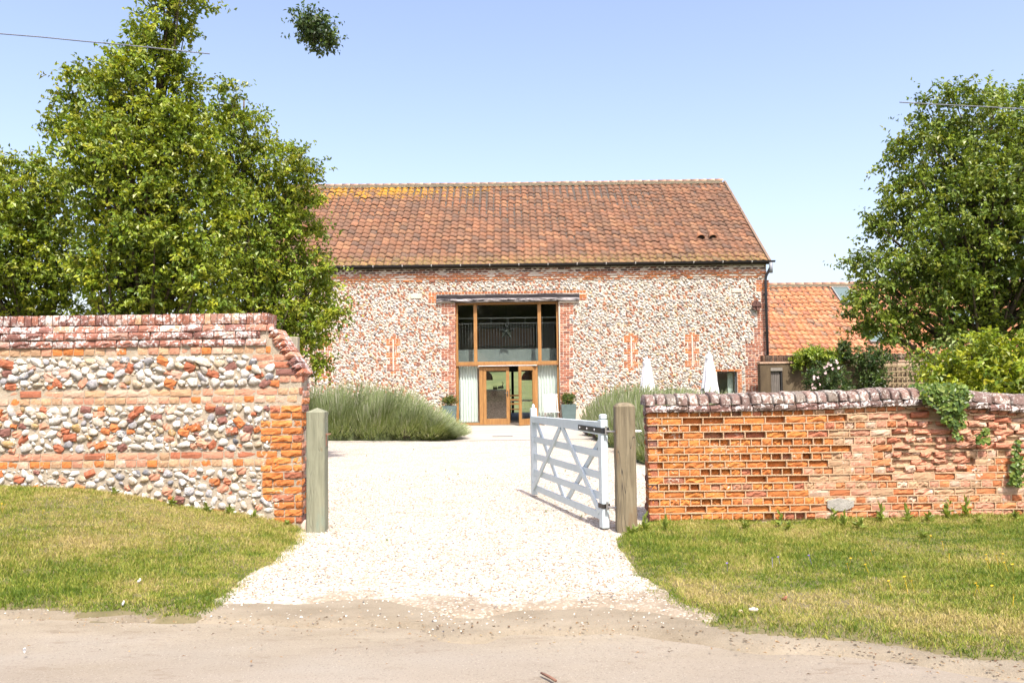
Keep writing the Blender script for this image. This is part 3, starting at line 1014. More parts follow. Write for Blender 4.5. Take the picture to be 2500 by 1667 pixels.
# ================================================================== BARN
YB = 27.8
m_wood_oak = mat_wood("honey_oak", (0.345, 0.185, 0.062), (0.21, 0.10, 0.034), 0.45, 9, (1, 1, 0.08))
m_dark = mat_simple("dark_interior", (0.02, 0.019, 0.018), 0.9)
m_glass = mat_glass("window_glass")
m_black = mat_simple("black_metal", (0.018, 0.02, 0.024), 0.35, 0.0, 0.2, 6)
m_clip = mat_simple("grey_clip", (0.45, 0.45, 0.45), 0.5)
m_mort_b = mat_mortar("barn_mortar", (0.46, 0.39, 0.315), (0.58, 0.51, 0.425), 6)
m_flint_b = mat_piece("barn_flint", lichen=0.25, lich_col=(.56,.53,.485), lich_scale=9, nscale=12, lo=0.55, hi=1.15, rough=0.8, bstr=0.6, bdist=.015)


def mat_tile(name, lich=True, dirt=0.6):
    m, t, b = new_mat(name); p = pos(t)
    c = piece_color(t)
    n = noise(t, 22, 5, p, 0.7)
    c = mix(t, 1.0, c, ramp(t, n, [(0.25, 0.7), (0.75, 1.2)]), 'MULTIPLY')
    n2 = noise(t, 1.7, 5, scaled(t, p, (1, .5, .5)), 0.7); n2b = noise(t, 30, 4, p, 0.75)
    s = math_(t, 'ADD', math_(t, 'MULTIPLY', n2, 0.55), math_(t, 'MULTIPLY', n2b, 0.45))
    c = mix(t, mapr(t, s, 0.42, 0.58, 0, dirt), c, (0.10, 0.072, 0.052))
    c = mix(t, mapr(t, noise(t, 60, 3, p, .8), 0.60, 0.70, 0, 0.4), c, (0.42, 0.36, 0.28))
    if lich:
        sx = N(t, "ShaderNodeSeparateXYZ"); t.links.new(p, sx.inputs[0])
        up = mapr(t, sx.outputs[2], 7.6, 9.4); le = mapr(t, sx.outputs[0], 3.5, -3.5, 0.0, 1.0)
        nn = math_(t, 'ADD', math_(t, 'MULTIPLY', noise(t, 9, 5, p, .75), 0.7), math_(t, 'MULTIPLY', noise(t, 0.9, 2, p), 0.3))
        v = math_(t, 'ADD', nn, math_(t, 'MULTIPLY', math_(t, 'MULTIPLY', up, le), 0.22))
        c = mix(t, mapr(t, v, 0.69, 0.735, 0, 0.85), c, (0.42, 0.22, 0.015))
        # moss towards the eaves and in streaks
        lo_ = mapr(t, sx.outputs[2], 6.2, 5.5)
        v2 = math_(t, 'ADD', noise(t, 12, 5, p, .75), math_(t, 'MULTIPLY', lo_, 0.16))
        c = mix(t, mapr(t, v2, 0.60, 0.72, 0, 0.65), c, (0.22, 0.17, 0.05))
    t.links.new(c, b.inputs["Base Color"]); b.inputs["Roughness"].default_value = 0.85; b.inputs["Specular IOR Level"].default_value = 0.25
    bump(t, b, n, 0.3, 0.006)
    return m


def pantile_vf(r, w=0.267, L=0.37):
    us = np.linspace(0, 1.10, 9)
    def zp(u): return 0.030 * math.sin(2 * math.pi * (u - 0.06)) + 0.009 * math.sin(4 * math.pi * u)
    V = []
    for (y, lift) in ((0, 0.030), (L, 0.0)):
        for u in us: V.append((u * w + r.normal(0, .001), y, zp(u) + lift + r.normal(0, .0015)))
    for u in us: V.append((u * w, 0.004, zp(u) + 0.030 - 0.018))
    n = len(us); Fs = []
    for i in range(n - 1):
        Fs.append((i, i + 1, n + i + 1, n + i)); Fs.append((i + 1, i, 2 * n + i, 2 * n + i + 1))
    return np.array(V), Fs


def roof_tiles(kit, root_part, x0, x1, y0, z0, y1, z1, rows, w, cols, wts, nparts, xsee, sag=0.0, skip=None):
    """pantiles on the slope from the eave (y0,z0) up to the ridge (y1,z1)"""
    p = math.atan2(z1 - z0, y1 - y0); S = math.hypot(y1 - y0, z1 - z0); g = S / rows
    nx = int(round((x1 - x0) / w)); out = []
    for j in range(rows):
        s = j * g
        for i in range(nx):
            x = x0 + i * w
            if skip and skip(x + w / 2, s + g / 2): continue
            zs = -sag * math.sin(math.pi * (x - x0) / (x1 - x0)) + 0.012 * math.sin(x * 1.1 + j * .4)
            n = rng.normal(0, 0.005)
            y = y0 + s * math.cos(p) - n * math.sin(p); z = z0 + s * math.sin(p) + n + zs
            see = 1.0 if xsee(x, s) else 0.0
            out.append(((x + rng.normal(0, .003), y, z), (p + rng.normal(0, .008), rng.normal(0, .008), rng.normal(0, .008)), (1, 1, 1), pick(cols, wts), see * (100 - j) + rng.random() * .5))
    lay(kit, out, root_part, nparts)


def barn():
    XL, XR = -9.1, 8.72
    YBK = YB + 10.6
    root = thing('barn', 'long flint and brick barn with red pantile roof and tall glazed doorway', 'barn', (-0.15, YB, 0.0))
    # ---- wall shell: front wall with the doorway and the small window, gables, back wall with a glazed opening
    OX0, OX1, OZ = -1.93, 1.60, 4.20
    WX0, WX1, WZ0, WZ1 = [None] * 4
    a = at(1752, 962, YB); c = at(1800, 906, YB); WX0, WX1, WZ0, WZ1 = a[0], c[0], 0.95, c[2]
    m = MB(); yb = YB + 0.02; t = 0.45
    m.box(XL, OX0, yb, yb + t, -0.1, 5.36)
    m.box(OX0, OX1, yb, yb + t, OZ + 0.25, 5.36)
    m.box(OX1, WX0, yb, yb + t, -0.1, 5.36)
    m.box(WX0, WX1, yb, yb + t, -0.1, WZ0); m.box(WX0, WX1, yb, yb + t, WZ1, 5.36)
    m.box(WX1, XR - 0.02, yb, yb + t, -0.1, 5.36)
    yr = 0.5 * (27.5 + YBK + 0.3); zr = 9.45
    for gx in (XL, XR - 0.42):
        pl = [(yb + t + 0.002, -0.1), (YBK - 0.35, -0.1), (YBK - 0.35, 5.3), (yr, zr - 0.2), (yb + t + 0.002, 5.5)]
        n = len(pl); V = [(gx, y, z) for y, z in pl] + [(gx + .4, y, z) for y, z in pl]
        m.raw(V, [tuple(range(n - 1, -1, -1)), tuple(range(n, 2 * n))] + [(k, (k + 1) % n, n + (k + 1) % n, n + k) for k in range(n)])
    bx0, bx1, bz = -1.5, 1.5, 1.93
    m.box(XL, bx0, YBK - 0.34, YBK, -0.1, 5.3); m.box(bx1, XR, YBK - 0.34, YBK, -0.1, 5.3); m.box(bx0, bx1, YBK - 0.34, YBK, bz, 5.3)
    wall = wpart(m.build('wall', m_mort_b), root)
    fl_ = wpart(MB().box(XL + .42, XR - .44, yb + .02, YBK - .36, 0.0, 0.03).build('floor', mat_simple("barn_floor", (0.16, 0.13, 0.10), 0.7)), root)
    # dark plaster lining so that the inside reads as a dim room
    # ---- brick zones in pixel rectangles (u0,v0,u1,v1)
    Z = []
    def R(u0, v0, u1, v1, cols='red', pr=2):
        p = at((u0 + u1) / 2, (v0 + v1) / 2, YB); du = (u1 - u0) * YB / F_PX / 2; dv = (v1 - v0) * YB / F_PX / 2
        Z.append((p[0] - du, p[2] - dv, p[0] + du, p[2] + dv, cols, pr))
    for i, (va, vb) in enumerate([(740, 767), (767, 795), (795, 820), (820, 851), (851, 879), (879, 905), (905, 930), (930, 985)]):
        R(1077 if i % 2 == 0 else 1095, va, 1113.5, vb)
    for i, (va, vb) in enumerate([(738, 768), (768, 790), (790, 820), (820, 849), (849, 873), (873, 901), (901, 925), (925, 1000)]):
        R(1367, va, 1401 if i % 2 == 0 else 1391, vb)
    R(1045, 710.5, 1432, 717, 'or'); R(1045, 717, 1065, 740, 'or'); R(1414.5, 717, 1433, 734, 'or')
    R(1846, 683, 1880, 712, 'or'); R(1858, 712, 1880, 755); R(1849, 755, 1880, 800); R(1841, 800, 1880, 838); R(1820, 838, 1880, 870); R(1826, 870, 1880, 893); R(1820, 893, 1880, 970)
    R(1745, 901, 1812, 907, 'or'); R(1801, 907, 1812, 970, 'or')
    for (uc, vt, k) in ((960, 826, 0), (1541, 818, 1), (1690, 816, 2), (793, 838, 0)):
        R(uc - 7, vt - 5, uc + 7, vt, 'or'); R(uc - 18, vt, uc + 18, vt + 18, 'or'); R(uc - 10, vt + 18, uc + 10, vt + 34); R(uc - 18, vt + 34, uc + 18, vt + 47, 'or')
        if k: R(uc - 10, vt + 47, uc + 10, vt + 64); R(uc - 18, vt + 64, uc + 18, vt + 80, 'or'); R(uc - 7, vt + 80, uc + 7, vt + 86, 'or')
        else: R(uc - 9, vt + 47, uc + 9, vt + 62, 'or'); R(uc - 16, vt + 62, uc + 16, vt + 80, 'red'); R(uc - 7, vt + 80, uc + 7, vt + 86, 'or')
        s0 = at(uc, vt + 3, YB); s1 = at(uc, vt + 78, YB)
        sl_ = MB().box(s0[0] - .025, s0[0] + .025, YB - 0.006, YB + 0.03, s1[2], s0[2]).build('slit_infill', m_mort_b); wpart(sl_, root)
    Z = [z for z in Z]
    PAL = {'red': ([(0.29, 0.115, 0.07), (0.35, 0.145, 0.088), (0.20, 0.09, 0.068), (0.42, 0.21, 0.135)], [.4, .3, .15, .15]),
           'or': ([(0.42, 0.15, 0.055), (0.37, 0.135, 0.06), (0.29, 0.11, 0.06)], [.5, .3, .2]),
           'dark': ([(0.11, 0.055, 0.045), (0.16, 0.07, 0.05), (0.08, 0.05, 0.045), (0.22, 0.10, 0.07)], [.35, .3, .2, .15])}
    bricks = []
    occ = []
    for (xa, za, xb, zb, cn, pr) in Z:
        n = max(1, int(round((zb - za) / 0.076))); h = (zb - za) / n
        for k in range(n):
            course(bricks, xa, xb, za + (k + .5) * h, h, 0.225 if rng.random() < .7 else 0.112, *PAL[cn], y=YB + 0.006, depth=0.1, jit=0.003, prio=pr, joint=0.015, off=0.112 * (k % 2))
        occ.append((xa, za, xb, zb))
    # eaves: dark courses, then three corbelled orange ones
    for k in range(9):
        z = 4.93 + k * 0.0545 * 1.0
    zc = 4.905; ec = MB()
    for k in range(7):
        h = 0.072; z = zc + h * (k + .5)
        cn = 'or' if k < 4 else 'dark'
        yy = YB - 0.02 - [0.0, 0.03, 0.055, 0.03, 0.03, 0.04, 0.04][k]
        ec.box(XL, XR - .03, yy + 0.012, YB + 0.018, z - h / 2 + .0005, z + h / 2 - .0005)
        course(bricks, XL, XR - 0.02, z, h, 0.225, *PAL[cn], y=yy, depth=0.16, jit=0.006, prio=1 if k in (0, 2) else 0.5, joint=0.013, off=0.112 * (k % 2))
    kit_bb = Kit('brick', [brick_vf(_r, 0.003, 2, 2, 0.005, 0.1) for _ in range(8)], m_bk_barn)
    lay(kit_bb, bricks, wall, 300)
    # eave corbel body behind the courses
    wpart(ec.build('eaves_core', m_mort_b), root)
    # ---- flints
    occ2 = occ + [(OX0 - .02, -1, OX1 + .02, OZ + .28), (-2.62, 4.17, 2.32, 4.50), (WX0 - .02, WZ0 - 2, WX1 + .02, WZ1 + .02)]
    patches = []
    for (u0, v0, u1, v1) in ((1001, 716, 1030, 731), (1785, 703, 1812, 716)):
        p = at(u0, v1, YB); q = at(u1, v0, YB); occ2.append((p[0], p[2], q[0], q[2])); patches.append((p, q))
    mp = MB()
    for p, q in patches: mp.bbox(p[0] + .02, q[0] - .02, YB - 0.02, YB + .05, p[2] + .02, q[2] - .02, 0.015)
    wpart(mp.build('mortar_patch', m_mort_b), root)
    def ok(x, z, r):
        if z + r * .3 > 4.97: return False
        for (xa, za, xb, zb) in occ2:
            if xa - r * .8 < x < xb + r * .8 and za - r * .7 < z < zb + r * .7: return False
        return True
    fl = []; fb = []
    cols = [(0.52, 0.485, 0.43), (0.48, 0.415, 0.345), (0.48, 0.42, 0.33), (0.40, 0.385, 0.37), (0.29, 0.28, 0.275), (0.46, 0.33, 0.19)]
    w = np.array([.44, .25, .13, .10, .03, .05])
    for (x, z, r) in darts(-7.9, XR - 0.1, 0.6, 4.96, 0.027, 0.060, ok, 150000, 0.74, 0.84, 77, 6):
        vis = 1.0 if (x > -5.3 and z > 1.2) else 0.0
        left = smooth01((2 - x) / 5)
        if rng.random() < 0.19 + 0.12 * left:
            fb.append(((x, YB - 0.010 + rng.normal(0, .006), z), (rng.normal(0, .15), rng.normal(0.95, .45), rng.normal(0, .15)), (r * 2.0, 0.09, r * 1.15), pick([(0.36, 0.165, 0.10), (0.29, 0.145, 0.10), (0.41, 0.20, 0.115), (0.24, 0.135, 0.105)], [.35, .35, .2, .1]), vis + r))
        else:
            fl.append(((x, YB + 0.012 + rng.normal(0, .007), z), (rng.normal(0, .3), rng.normal(0.35, .45), rng.normal(0, .3)), (r * 1.12, r * rng.uniform(.32, .60), r * 0.78), pick(cols, w / w.sum()), vis + r))
    kit_bf = Kit('flint', [flint_vf(_r) for _ in range(12)], m_flint_b, True)
    lay(kit_bf, fl, wall, 300)
    kit_br = Kit('brick_fragment', [brick_vf(_r, 0.012, 3, 2, 0.016, 0.09) for _ in range(8)], m_bk_barn)
    lay(kit_br, fb, wall, 200)

    # ---- roof
    y0, z0, y1, z1 = 27.60, 5.45, 33.1, 9.52
    yk = 2 * y1 - y0
    under = MB()
    xa, xb = XL - 0.05, 8.76
    V = [(xa, y0 + .06, z0 - .05), (xb, y0 + .06, z0 - .05), (xb, y1, z1 - .03), (xa, y1, z1 - .03), (xa, yk, z0 - .05), (xb, yk, z0 - .05)]
    V += [(x, y, z - 0.06) for x, y, z in V]
    under.raw(V, [(0, 1, 2, 3), (3, 2, 5, 4), (7, 6, 9, 8), (8, 9, 10, 11), (0, 6, 7, 1), (4, 5, 11, 10), (1, 7, 8, 2), (2, 8, 11, 5), (0, 3, 9, 6), (3, 4, 10, 9)])
    roof = wpart(under.build('roof', mat_simple("roof_boarding", (0.06, 0.05, 0.04), 0.9)), root)
    tm = mat_tile("pantile")
    kit_t = Kit('roof_tile', [pantile_vf(_r) for _ in range(8)], tm, True)
    TC = [(0.235, 0.110, 0.060), (0.20, 0.098, 0.058), (0.17, 0.088, 0.056), (0.255, 0.130, 0.070), (0.145, 0.085, 0.06)]
    holes = []
    for (u, v) in ((1709, 579), (1738, 579)):
        holes.append((u, v))
    p = math.atan2(z1 - z0, y1 - y0); S = math.hypot(y1 - y0, z1 - z0)
    roof_tiles(kit_t, roof, xa, xb - 0.02, y0, z0, y1, z1, 22, 0.267, TC, [.32, .27, .15, .18, .08], 300, lambda x, s: x > -5.6, 0.03)
    # cowled vent tiles
    for (u, v) in holes:
        d = ray(u, v); k = (z0 - math.tan(p) * y0 - CAM_Z) / (d[2] - math.tan(p) * d[1]); P = np.array([0, 0, CAM_Z]) + d * k
        h = MB(); n = 9; V = []
        for (yy, sc_) in ((-0.16, 1.0), (0.22, 0.45)):
            for i in range(n):
                th = math.pi * i / (n - 1); V.append((-math.cos(th) * 0.155 * sc_, yy, math.sin(th) * 0.15 * sc_))
        for i in range(n):
            th = math.pi * i / (n - 1); V.append((-math.cos(th) * 0.13, -0.16, math.sin(th) * 0.125))
        for i in range(n):
            th = math.pi * i / (n - 1); V.append((-math.cos(th) * 0.10, 0.10, math.sin(th) * 0.09))
        Fs = [(i, i + 1, n + i + 1, n + i) for i in range(n - 1)] + [(2 * n + i, 2 * n + i + 1, i + 1, i) for i in range(n - 1)] + [(3 * n + i, 3 * n + i + 1, 2 * n + i + 1, 2 * n + i) for i in range(n - 1)] + [tuple(range(3 * n, 4 * n))]
        h.raw(V, Fs)
        hood = h.build('vent_tile', tm, roof, True); hood.color = (0.40, 0.17, 0.08, 1)
        hood.location = P + np.array([0, -math.sin(p), math.cos(p)]) * 0.035; hood.rotation_euler = (p, 0, 0)
        ck = MB(); ck.raw([(-math.cos(math.pi * i / 8) * 0.128, -0.10, math.sin(math.pi * i / 8) * 0.123) for i in range(9)], [tuple(range(9))])
        dk = ck.build('vent_shade', m_dark, roof); dk.location = hood.location; dk.rotation_euler = (p, 0, 0)  # flat dark panel stands in for the shade inside the hood
    # ridge
    rt = []; prof = []
    def ridge_vf(r):
        V = []
        for y in (0, 1):
            for i in range(9):
                th = math.pi * (i / 8); rr = 0.125 + (0.012 if y == 0 else 0)
                V.append((y, -math.cos(th) * rr, math.sin(th) * 0.11 + r.normal(0, .002)))
        return np.array(V), [(i, 9 + i, 10 + i, i + 1) for i in range(8)] + [tuple(range(9))]
    mrt = mat_tile("ridge_clay", False, 0.25)
    kit_r = Kit('ridge_tile', [ridge_vf(_r) for _ in range(4)], mrt, True)
    x = xa
    while x < xb - 0.1:
        rt.append(((x, y1, z1 + 0.0 + rng.normal(0, .004) - 0.03 * math.sin(math.pi * (x - xa) / (xb - xa))), (rng.normal(0, .03), rng.normal(0, .01), 0), (0.335, 1, 1), pick([(0.50, 0.30, 0.21), (0.46, 0.26, 0.17)]), 1))
        x += 0.33
    lay(kit_r, rt, roof, 300)
    ms = MB(); 
    for k in range(int((xb - xa) / 0.16)):
        xx = xa + k * 0.16; ms.box(xx, xx + 0.16, y1 - 0.19 + rng.normal(0, .01), y1 + .1, z1 - 0.12, z1 - 0.005 + rng.normal(0, .008))
    ms.build('ridge_mortar', mat_mortar("mossy_mortar", (0.10, 0.085, 0.055), (0.24, 0.21, 0.15), 20), roof, kind='stuff')
    vg = MB(); vg.raw([(xb - .03, y0 - .02, z0 - .06), (xb + .05, y0 - .02, z0 - .06), (xb + .05, y1, z1 - .06), (xb - .03, y1, z1 - .06), (xb - .03, y0 - .02, z0 + .04), (xb + .05, y0 - .02, z0 + .04), (xb + .05, y1, z1 + .03), (xb - .03, y1, z1 + .03)],
                      [(0, 3, 2, 1), (4, 5, 6, 7), (0, 1, 5, 4), (1, 2, 6, 5), (2, 3, 7, 6), (3, 0, 4, 7)])
    vg.build('verge_mortar', mat_mortar("verge_mort", (0.14, 0.10, 0.07), (0.22, 0.155, 0.11)), roof)
    # ---- gutter and downpipe
    g = MB(); n = 10; yg = YB - 0.25; zg = 5.455; V = []
    for x in (xa - .05, 8.93):
        for rr in (0.060, 0.052):
            for i in range(n + 1):
                th = math.pi + math.pi * i / n; V.append((x, yg + rr * math.cos(th), zg + rr * math.sin(th)))
    q = n + 1
    Fs = []
    for i in range(n):
        Fs.append((i, i + 1, 2 * q + i + 1, 2 * q + i)); Fs.append((q + i + 1, q + i, 3 * q + i, 3 * q + i + 1))
    Fs += [tuple(list(range(q)) + list(range(2 * q - 1, q - 1, -1))), tuple(list(range(3 * q, 4 * q)) + list(range(3 * q - 1, 2 * q - 1, -1)))]
    g.raw(V, Fs)
    gut = wpart(g.build('gutter', m_black, None, True), root)
    x = -8.6; 
    while x < 8.9:
        b_ = MB(); pts = [(x, yg + 0.064 * math.cos(math.pi + math.pi * i / 8), zg + 0.064 * math.sin(math.pi + math.pi * i / 8)) for i in range(9)]
        for i in range(8): b_.bar(pts[i], pts[i + 1], 0.035, 0.006, (1, 0, 0))
        b_.box(x - .012, x + .012, yg + .08, YB - 0.10, zg - .015, zg + .0)
        b_.build('gutter_clip', m_clip, gut)
        x += 0.985
    xp = at(1871, 750, YB - 0.15)[0]; zb = 0.75
    dp = MB(); dp.tube([(xp + .16, yg, zg - .06), (xp + .16, yg, zg - .2), (xp + .02, YB - 0.14, zg - .52), (xp, YB - 0.14, zg - .65), (xp, YB - 0.14, zb)], 0.044, 10)
    dpo = wpart(dp.build('downpipe', m_black, None, True), root)
    hp = MB(); hp.tube([(xp + .16, yg, zg - .07), (xp + .16, yg, zg - .42)], 0.06, 10); hp.build('outlet', mat_simple("grey_pipe", (0.20, 0.215, 0.235), 0.4), dpo, True)
    cl = MB()
    for z in (4.3, 3.0, 1.9): cl.box(xp - .07, xp + .07, YB - .10, YB - .03, z, z + .05)
    cl.build('pipe_bracket', m_black, dpo)

    # ---- lintel: old blackened beam with the light on its lower arris painted in pale
    q0 = at(1066, 727, YB); q1 = at(1414, 726, YB)
    xs_ = np.linspace(q0[0], q1[0], 46); V = []; rr = np.random.default_rng(3)
    for i, x in enumerate(xs_):
        zm = 4.325 + 0.012 * math.sin(i * .4); hb = 0.125 + rr.normal(0, .004)
        yb_ = YB - 0.075
        V += [(x, yb_ + 0.05, zm + hb), (x, yb_ + 0.0 + rr.normal(0, .004), zm + 0.07), (x, yb_ + 0.0 + rr.normal(0, .005), zm - 0.01), (x, yb_ - 0.045 + rr.normal(0, .010), zm - 0.06 + rr.normal(0, .007)), (x, yb_ - 0.035 + rr.normal(0, .008), zm - hb + 0.02 + rr.normal(0, .008)), (x, yb_ + 0.02, zm - hb - rr.random() * 0.012), (x, YB + 0.30, zm - hb), (x, YB + 0.30, zm + hb)]
    Fs = []
    for i in range(len(xs_) - 1):
        for k in range(8):
            a_ = i * 8 + k; b2 = i * 8 + (k + 1) % 8; Fs.append((a_, b2, b2 + 8, a_ + 8))
    Fs += [tuple(range(7, -1, -1)), tuple(range(len(V) - 8, len(V)))]
    ml, t_, b_ = new_mat("black_weathered_oak"); p_ = pos(t_)
    nn = noise(t_, 14, 6, scaled(t_, p_, (0.12, 1, 1.4)), .7)
    sxz = N(t_, "ShaderNodeSeparateXYZ"); t_.links.new(p_, sxz.inputs[0])
    lit_edge = mapr(t_, sxz.outputs[2], 4.335, 4.265)
    cc = ramp(t_, nn, [(0.35, (0.018, 0.017, 0.02)), (0.7, (0.05, 0.045, 0.045))])
    cc = mix(t_, math_(t_, 'MULTIPLY', lit_edge, mapr(t_, nn, 0.42, 0.56)), cc, (0.40, 0.375, 0.375))
    t_.links.new(cc, b_.inputs["Base Color"]); b_.inputs["Roughness"].default_value = 1; b_.inputs['Specular IOR Level'].default_value = .1; bump(t_, b_, nn, .7, .02)
    wpart(MB().raw(V, Fs).build('lintel', ml), root)
    pd = MB(); zq = at(1390, 736, YB)[2]; pd.bbox(1.62, q1[0] - .02, YB - .05, YB + .1, zq - .05, 4.195, .01); wpart(pd.build('padstone', m_mort_b), root)

    # ---- tall glazing. upper window
    yf = YB + 0.14
    T0 = 2.05; T1 = 2.17
    win = grp('window', root)
    xl0, xr0 = OX0 + .005, OX1 - .005
    u1, u2 = at(1160.5, 800, yf)[0], at(1317, 800, yf)[0]
    fr = MB()
    fr.bbox(xl0, xl0 + .085, yf, yf + .12, 0.0, 4.195); fr.bbox(xr0 - .07, xr0, yf, yf + .12, 0.0, 4.195)
    fr.bbox(xl0 + .086, xr0 - .071, yf - .012, yf + .13, T0, T1)
    fr.bbox(xl0 + .086, xr0 - .071, yf + .004, yf + .12, 4.12, 4.195)
    fr.build('frame', m_wood_oak, win)
    for u in (u1, u2):
        MB().bbox(u - .06, u + .06, yf + .002, yf + .118, T1 + .001, 4.119).build('mullion', m_wood_oak, win)
    sill = MB().bbox(xl0 - .06, xr0 + .02, yf - .05, yf + .02, T0 - .03, T0 - .002, .004).build('transom_sill', mat_simple("sill_dark", (0.16, 0.08, 0.035), .5), win)
    for a_, b2 in ((xl0 + .086, u1 - .061), (u1 + .061, u2 - .061), (u2 + .061, xr0 - .071)):
        MB().box(a_, b2, yf + .06, yf + .066, T1, 4.119).build('pane', m_glass, win)
    # lower side lights
    dx0, dx1 = at(1174, 970, yf)[0], at(1310, 970, yf)[0]
    lo = MB()
    lo.bbox(xl0 + .086, dx0, yf + .01, yf + .11, 0.0, 0.09); lo.bbox(dx1, xr0 - .071, yf + .01, yf + .11, 0.0, 0.09)
    lo.build('bottom_rail', m_wood_oak, win)
    for a_, b2 in ((xl0 + .086, dx0 - .002), (dx1 + .002, xr0 - .071)):
        MB().box(a_, b2, yf + .06, yf + .066, 0.09, T0 - .002).build('pane', m_glass, win)
    for xx in (dx0, dx1):
        MB().bbox(xx - .05 if xx < 0 else xx - .075, xx + .075 if xx < 0 else xx + .05, yf - .004, yf + .124, 0.002, T0 - .031).build('door_post', m_wood_oak, win)
    MB().box(at(1168, 890, yf - .08)[0], at(1311, 890, yf - .08)[0], yf - .10, yf - .051, T0 - .035, T0 - .012).build('drip_strip', mat_simple("pale_strip", (0.62, 0.58, 0.56), .5), win)
    # doors
    def leaf(name, w, h):
        r_ = bpy.data.objects.new(name, None); COL.objects.link(r_)
        f = MB(); st = .11
        f.bbox(0, st, 0, .055, 0, h); f.bbox(w - st, w, 0, .055, 0, h); f.bbox(st, w - st, .002, .053, 0, .21); f.bbox(st, w - st, .002, .053, h - .14, h)
        f.build('frame', m_wood_oak, r_)
        MB().box(st, w - st, .024, .03, .21, h - .14).build('pane', m_glass, r_)
        hd = MB(); hd.box(w - .075, w - .045, -.012, 0, .95, 1.15); hd.tube([(w - .06, 0, 1.08), (w - .06, -.05, 1.08), (w - .17, -.05, 1.08)], .009, 6); hd.build('handle', m_black, r_)
        return r_
    hgt = T0 - .075
    xa_ = dx0 + .08; xb_ = dx1 - .08; wl = at(1244, 970, yf)[0] - xa_
    L = leaf('door', wl, hgt); L.location = (xa_, yf + .01, .02); wpart(L, root)
    Rr = leaf('door', xb_ - xa_ - wl, hgt); wpart(Rr, root)
    Rr.location = (xb_, yf + .06, .02); Rr.rotation_euler = (0, 0, math.radians(180 + 50))
    Rr['label'] = 'right-hand door leaf standing ajar'
    # ---- small window by the corner
    wd_ = MB()
    yw = YB + 0.12
    wd_.box(WX0, WX0 + .05, yw, yw + .06, WZ0, WZ1 - .051); wd_.box(WX1 - .05, WX1, yw, yw + .06, WZ0, WZ1 - .051); wd_.box(WX0, WX1, yw, yw + .06, WZ1 - .05, WZ1)
    w2 = grp('small_window', root)
    mg = mat_simple("grey_frame", (0.07, 0.08, 0.09), .4)
    wd_.build('frame', mg, w2)
    MB().box(WX0 + .05, WX1 - .05, yw + .03, yw + .035, WZ0, WZ1 - .051).build('pane', m_glass, w2)
    # inside of it: added pale green panel imitating the reflection in the pane
    wpart(MB().box(WX1 - .24, WX1 - .06, yw + .25, yw + .28, WZ0, WZ1 - .06).build('reflection_panel', mat_simple("pale_green_reflection", (0.35, 0.42, 0.38), .6)), root)
    # ---- tie plate
    P = at(1847, 746, YB - .09); tp = MB()
    tp.lathe([(0.0, 0), (.15, 0), (.165, .02), (.165, .035), (.13, .03), (.0, .03)], n=20)
    tp.bar((-.15, 0, .045), (.15, 0, .045), .05, .03); tp.bar((0, -.15, .045), (0, .15, .045), .03, .05, (1, 0, 0))
    tp.lathe([(.0, .09), (.045, .085), (.05, .03)], n=8)
    tpo = tp.build('tie_plate', mat_simple("rusty_iron", (0.10, 0.05, 0.04), .7, .3, .4, 20)); wpart(tpo, root)
    tpo.location = P + np.array([0, .0, 0]); tpo.rotation_euler = (math.radians(90), 0, 0)
    # ---- inside: gallery, balustrade, rear pale strip
    gf = grp('gallery', root)
    ge = mat_simple("green_grey_board", (0.14, 0.165, 0.155), .7, 0, .08, 4)
    zt = at(1240, 850, YB + .9)[2]
    MB().box(XL + .42, XR - .44, YB + .9, YB + 6.4, T1 + .02, zt - .02).build('fascia', ge, gf)
    MB().box(XL + .42, XR - .44, YB + .93, YB + 6.4, zt - .019, zt).build('gallery_floor', mat_simple("gallery_floor", (0.05, .04, .03), .8), gf)
    ml_ = mat_simple("pale_steel", (0.40, 0.42, 0.40), .4, .0, .05)
    zr1 = at(1240, 776, YB + .95)[2]; zr2 = at(1240, 789, YB + .95)[2]
    rl = MB(); rl.box(OX0 - 1.2, OX1 + 1.2, YB + .93, YB + .96, zr1 - .012, zr1 + .012); rl.box(OX0 - 1.2, OX1 + 1.2, YB + .94, YB + .955, zr2 - .008, zr2 + .008)
    rl.build('handrail', ml_, gf)
    xb2 = OX0 - 1.2; k = 0
    while xb2 < OX1 + 1.2:
        MB().box(xb2 - .006, xb2 + .006, YB + .94, YB + .952, zt, zr2 - .008).build('baluster', ml_, gf)
        if k % 6 == 0: MB().box(xb2 - .008, xb2 + .008, YB + .938, YB + .954, zr2 + .008, zr1 - .012).build('baluster', ml_, gf)
        xb2 += 0.1; k += 1
    # brown boarding behind the balustrade
    p = at(1165, 845, YB + 4.2); q = at(1304, 800, YB + 4.2)
    MB().bbox(p[0], q[0], YB + 4.2, YB + 4.3, p[2], q[2], .03).build('brown_panel', mat_simple("brown_panel", (0.30, 0.16, 0.10), .7, 0, .1, 5), gf)
    # glazed back doorway frame
    bd = grp('back_doorway', root)
    MB().box(-.06, .06, YBK - .2, YBK - .12, 0.0, bz).box(-1.5, -1.44, YBK - .2, YBK - .12, 0, bz).box(1.44, 1.5, YBK - .2, YBK - .12, 0, bz).build('frame', m_dark, bd)
    return root, yf, OX0, OX1, dx0, dx1, T0
BARN, YFR, OX0, OX1, DX0, DX1, T0 = barn()

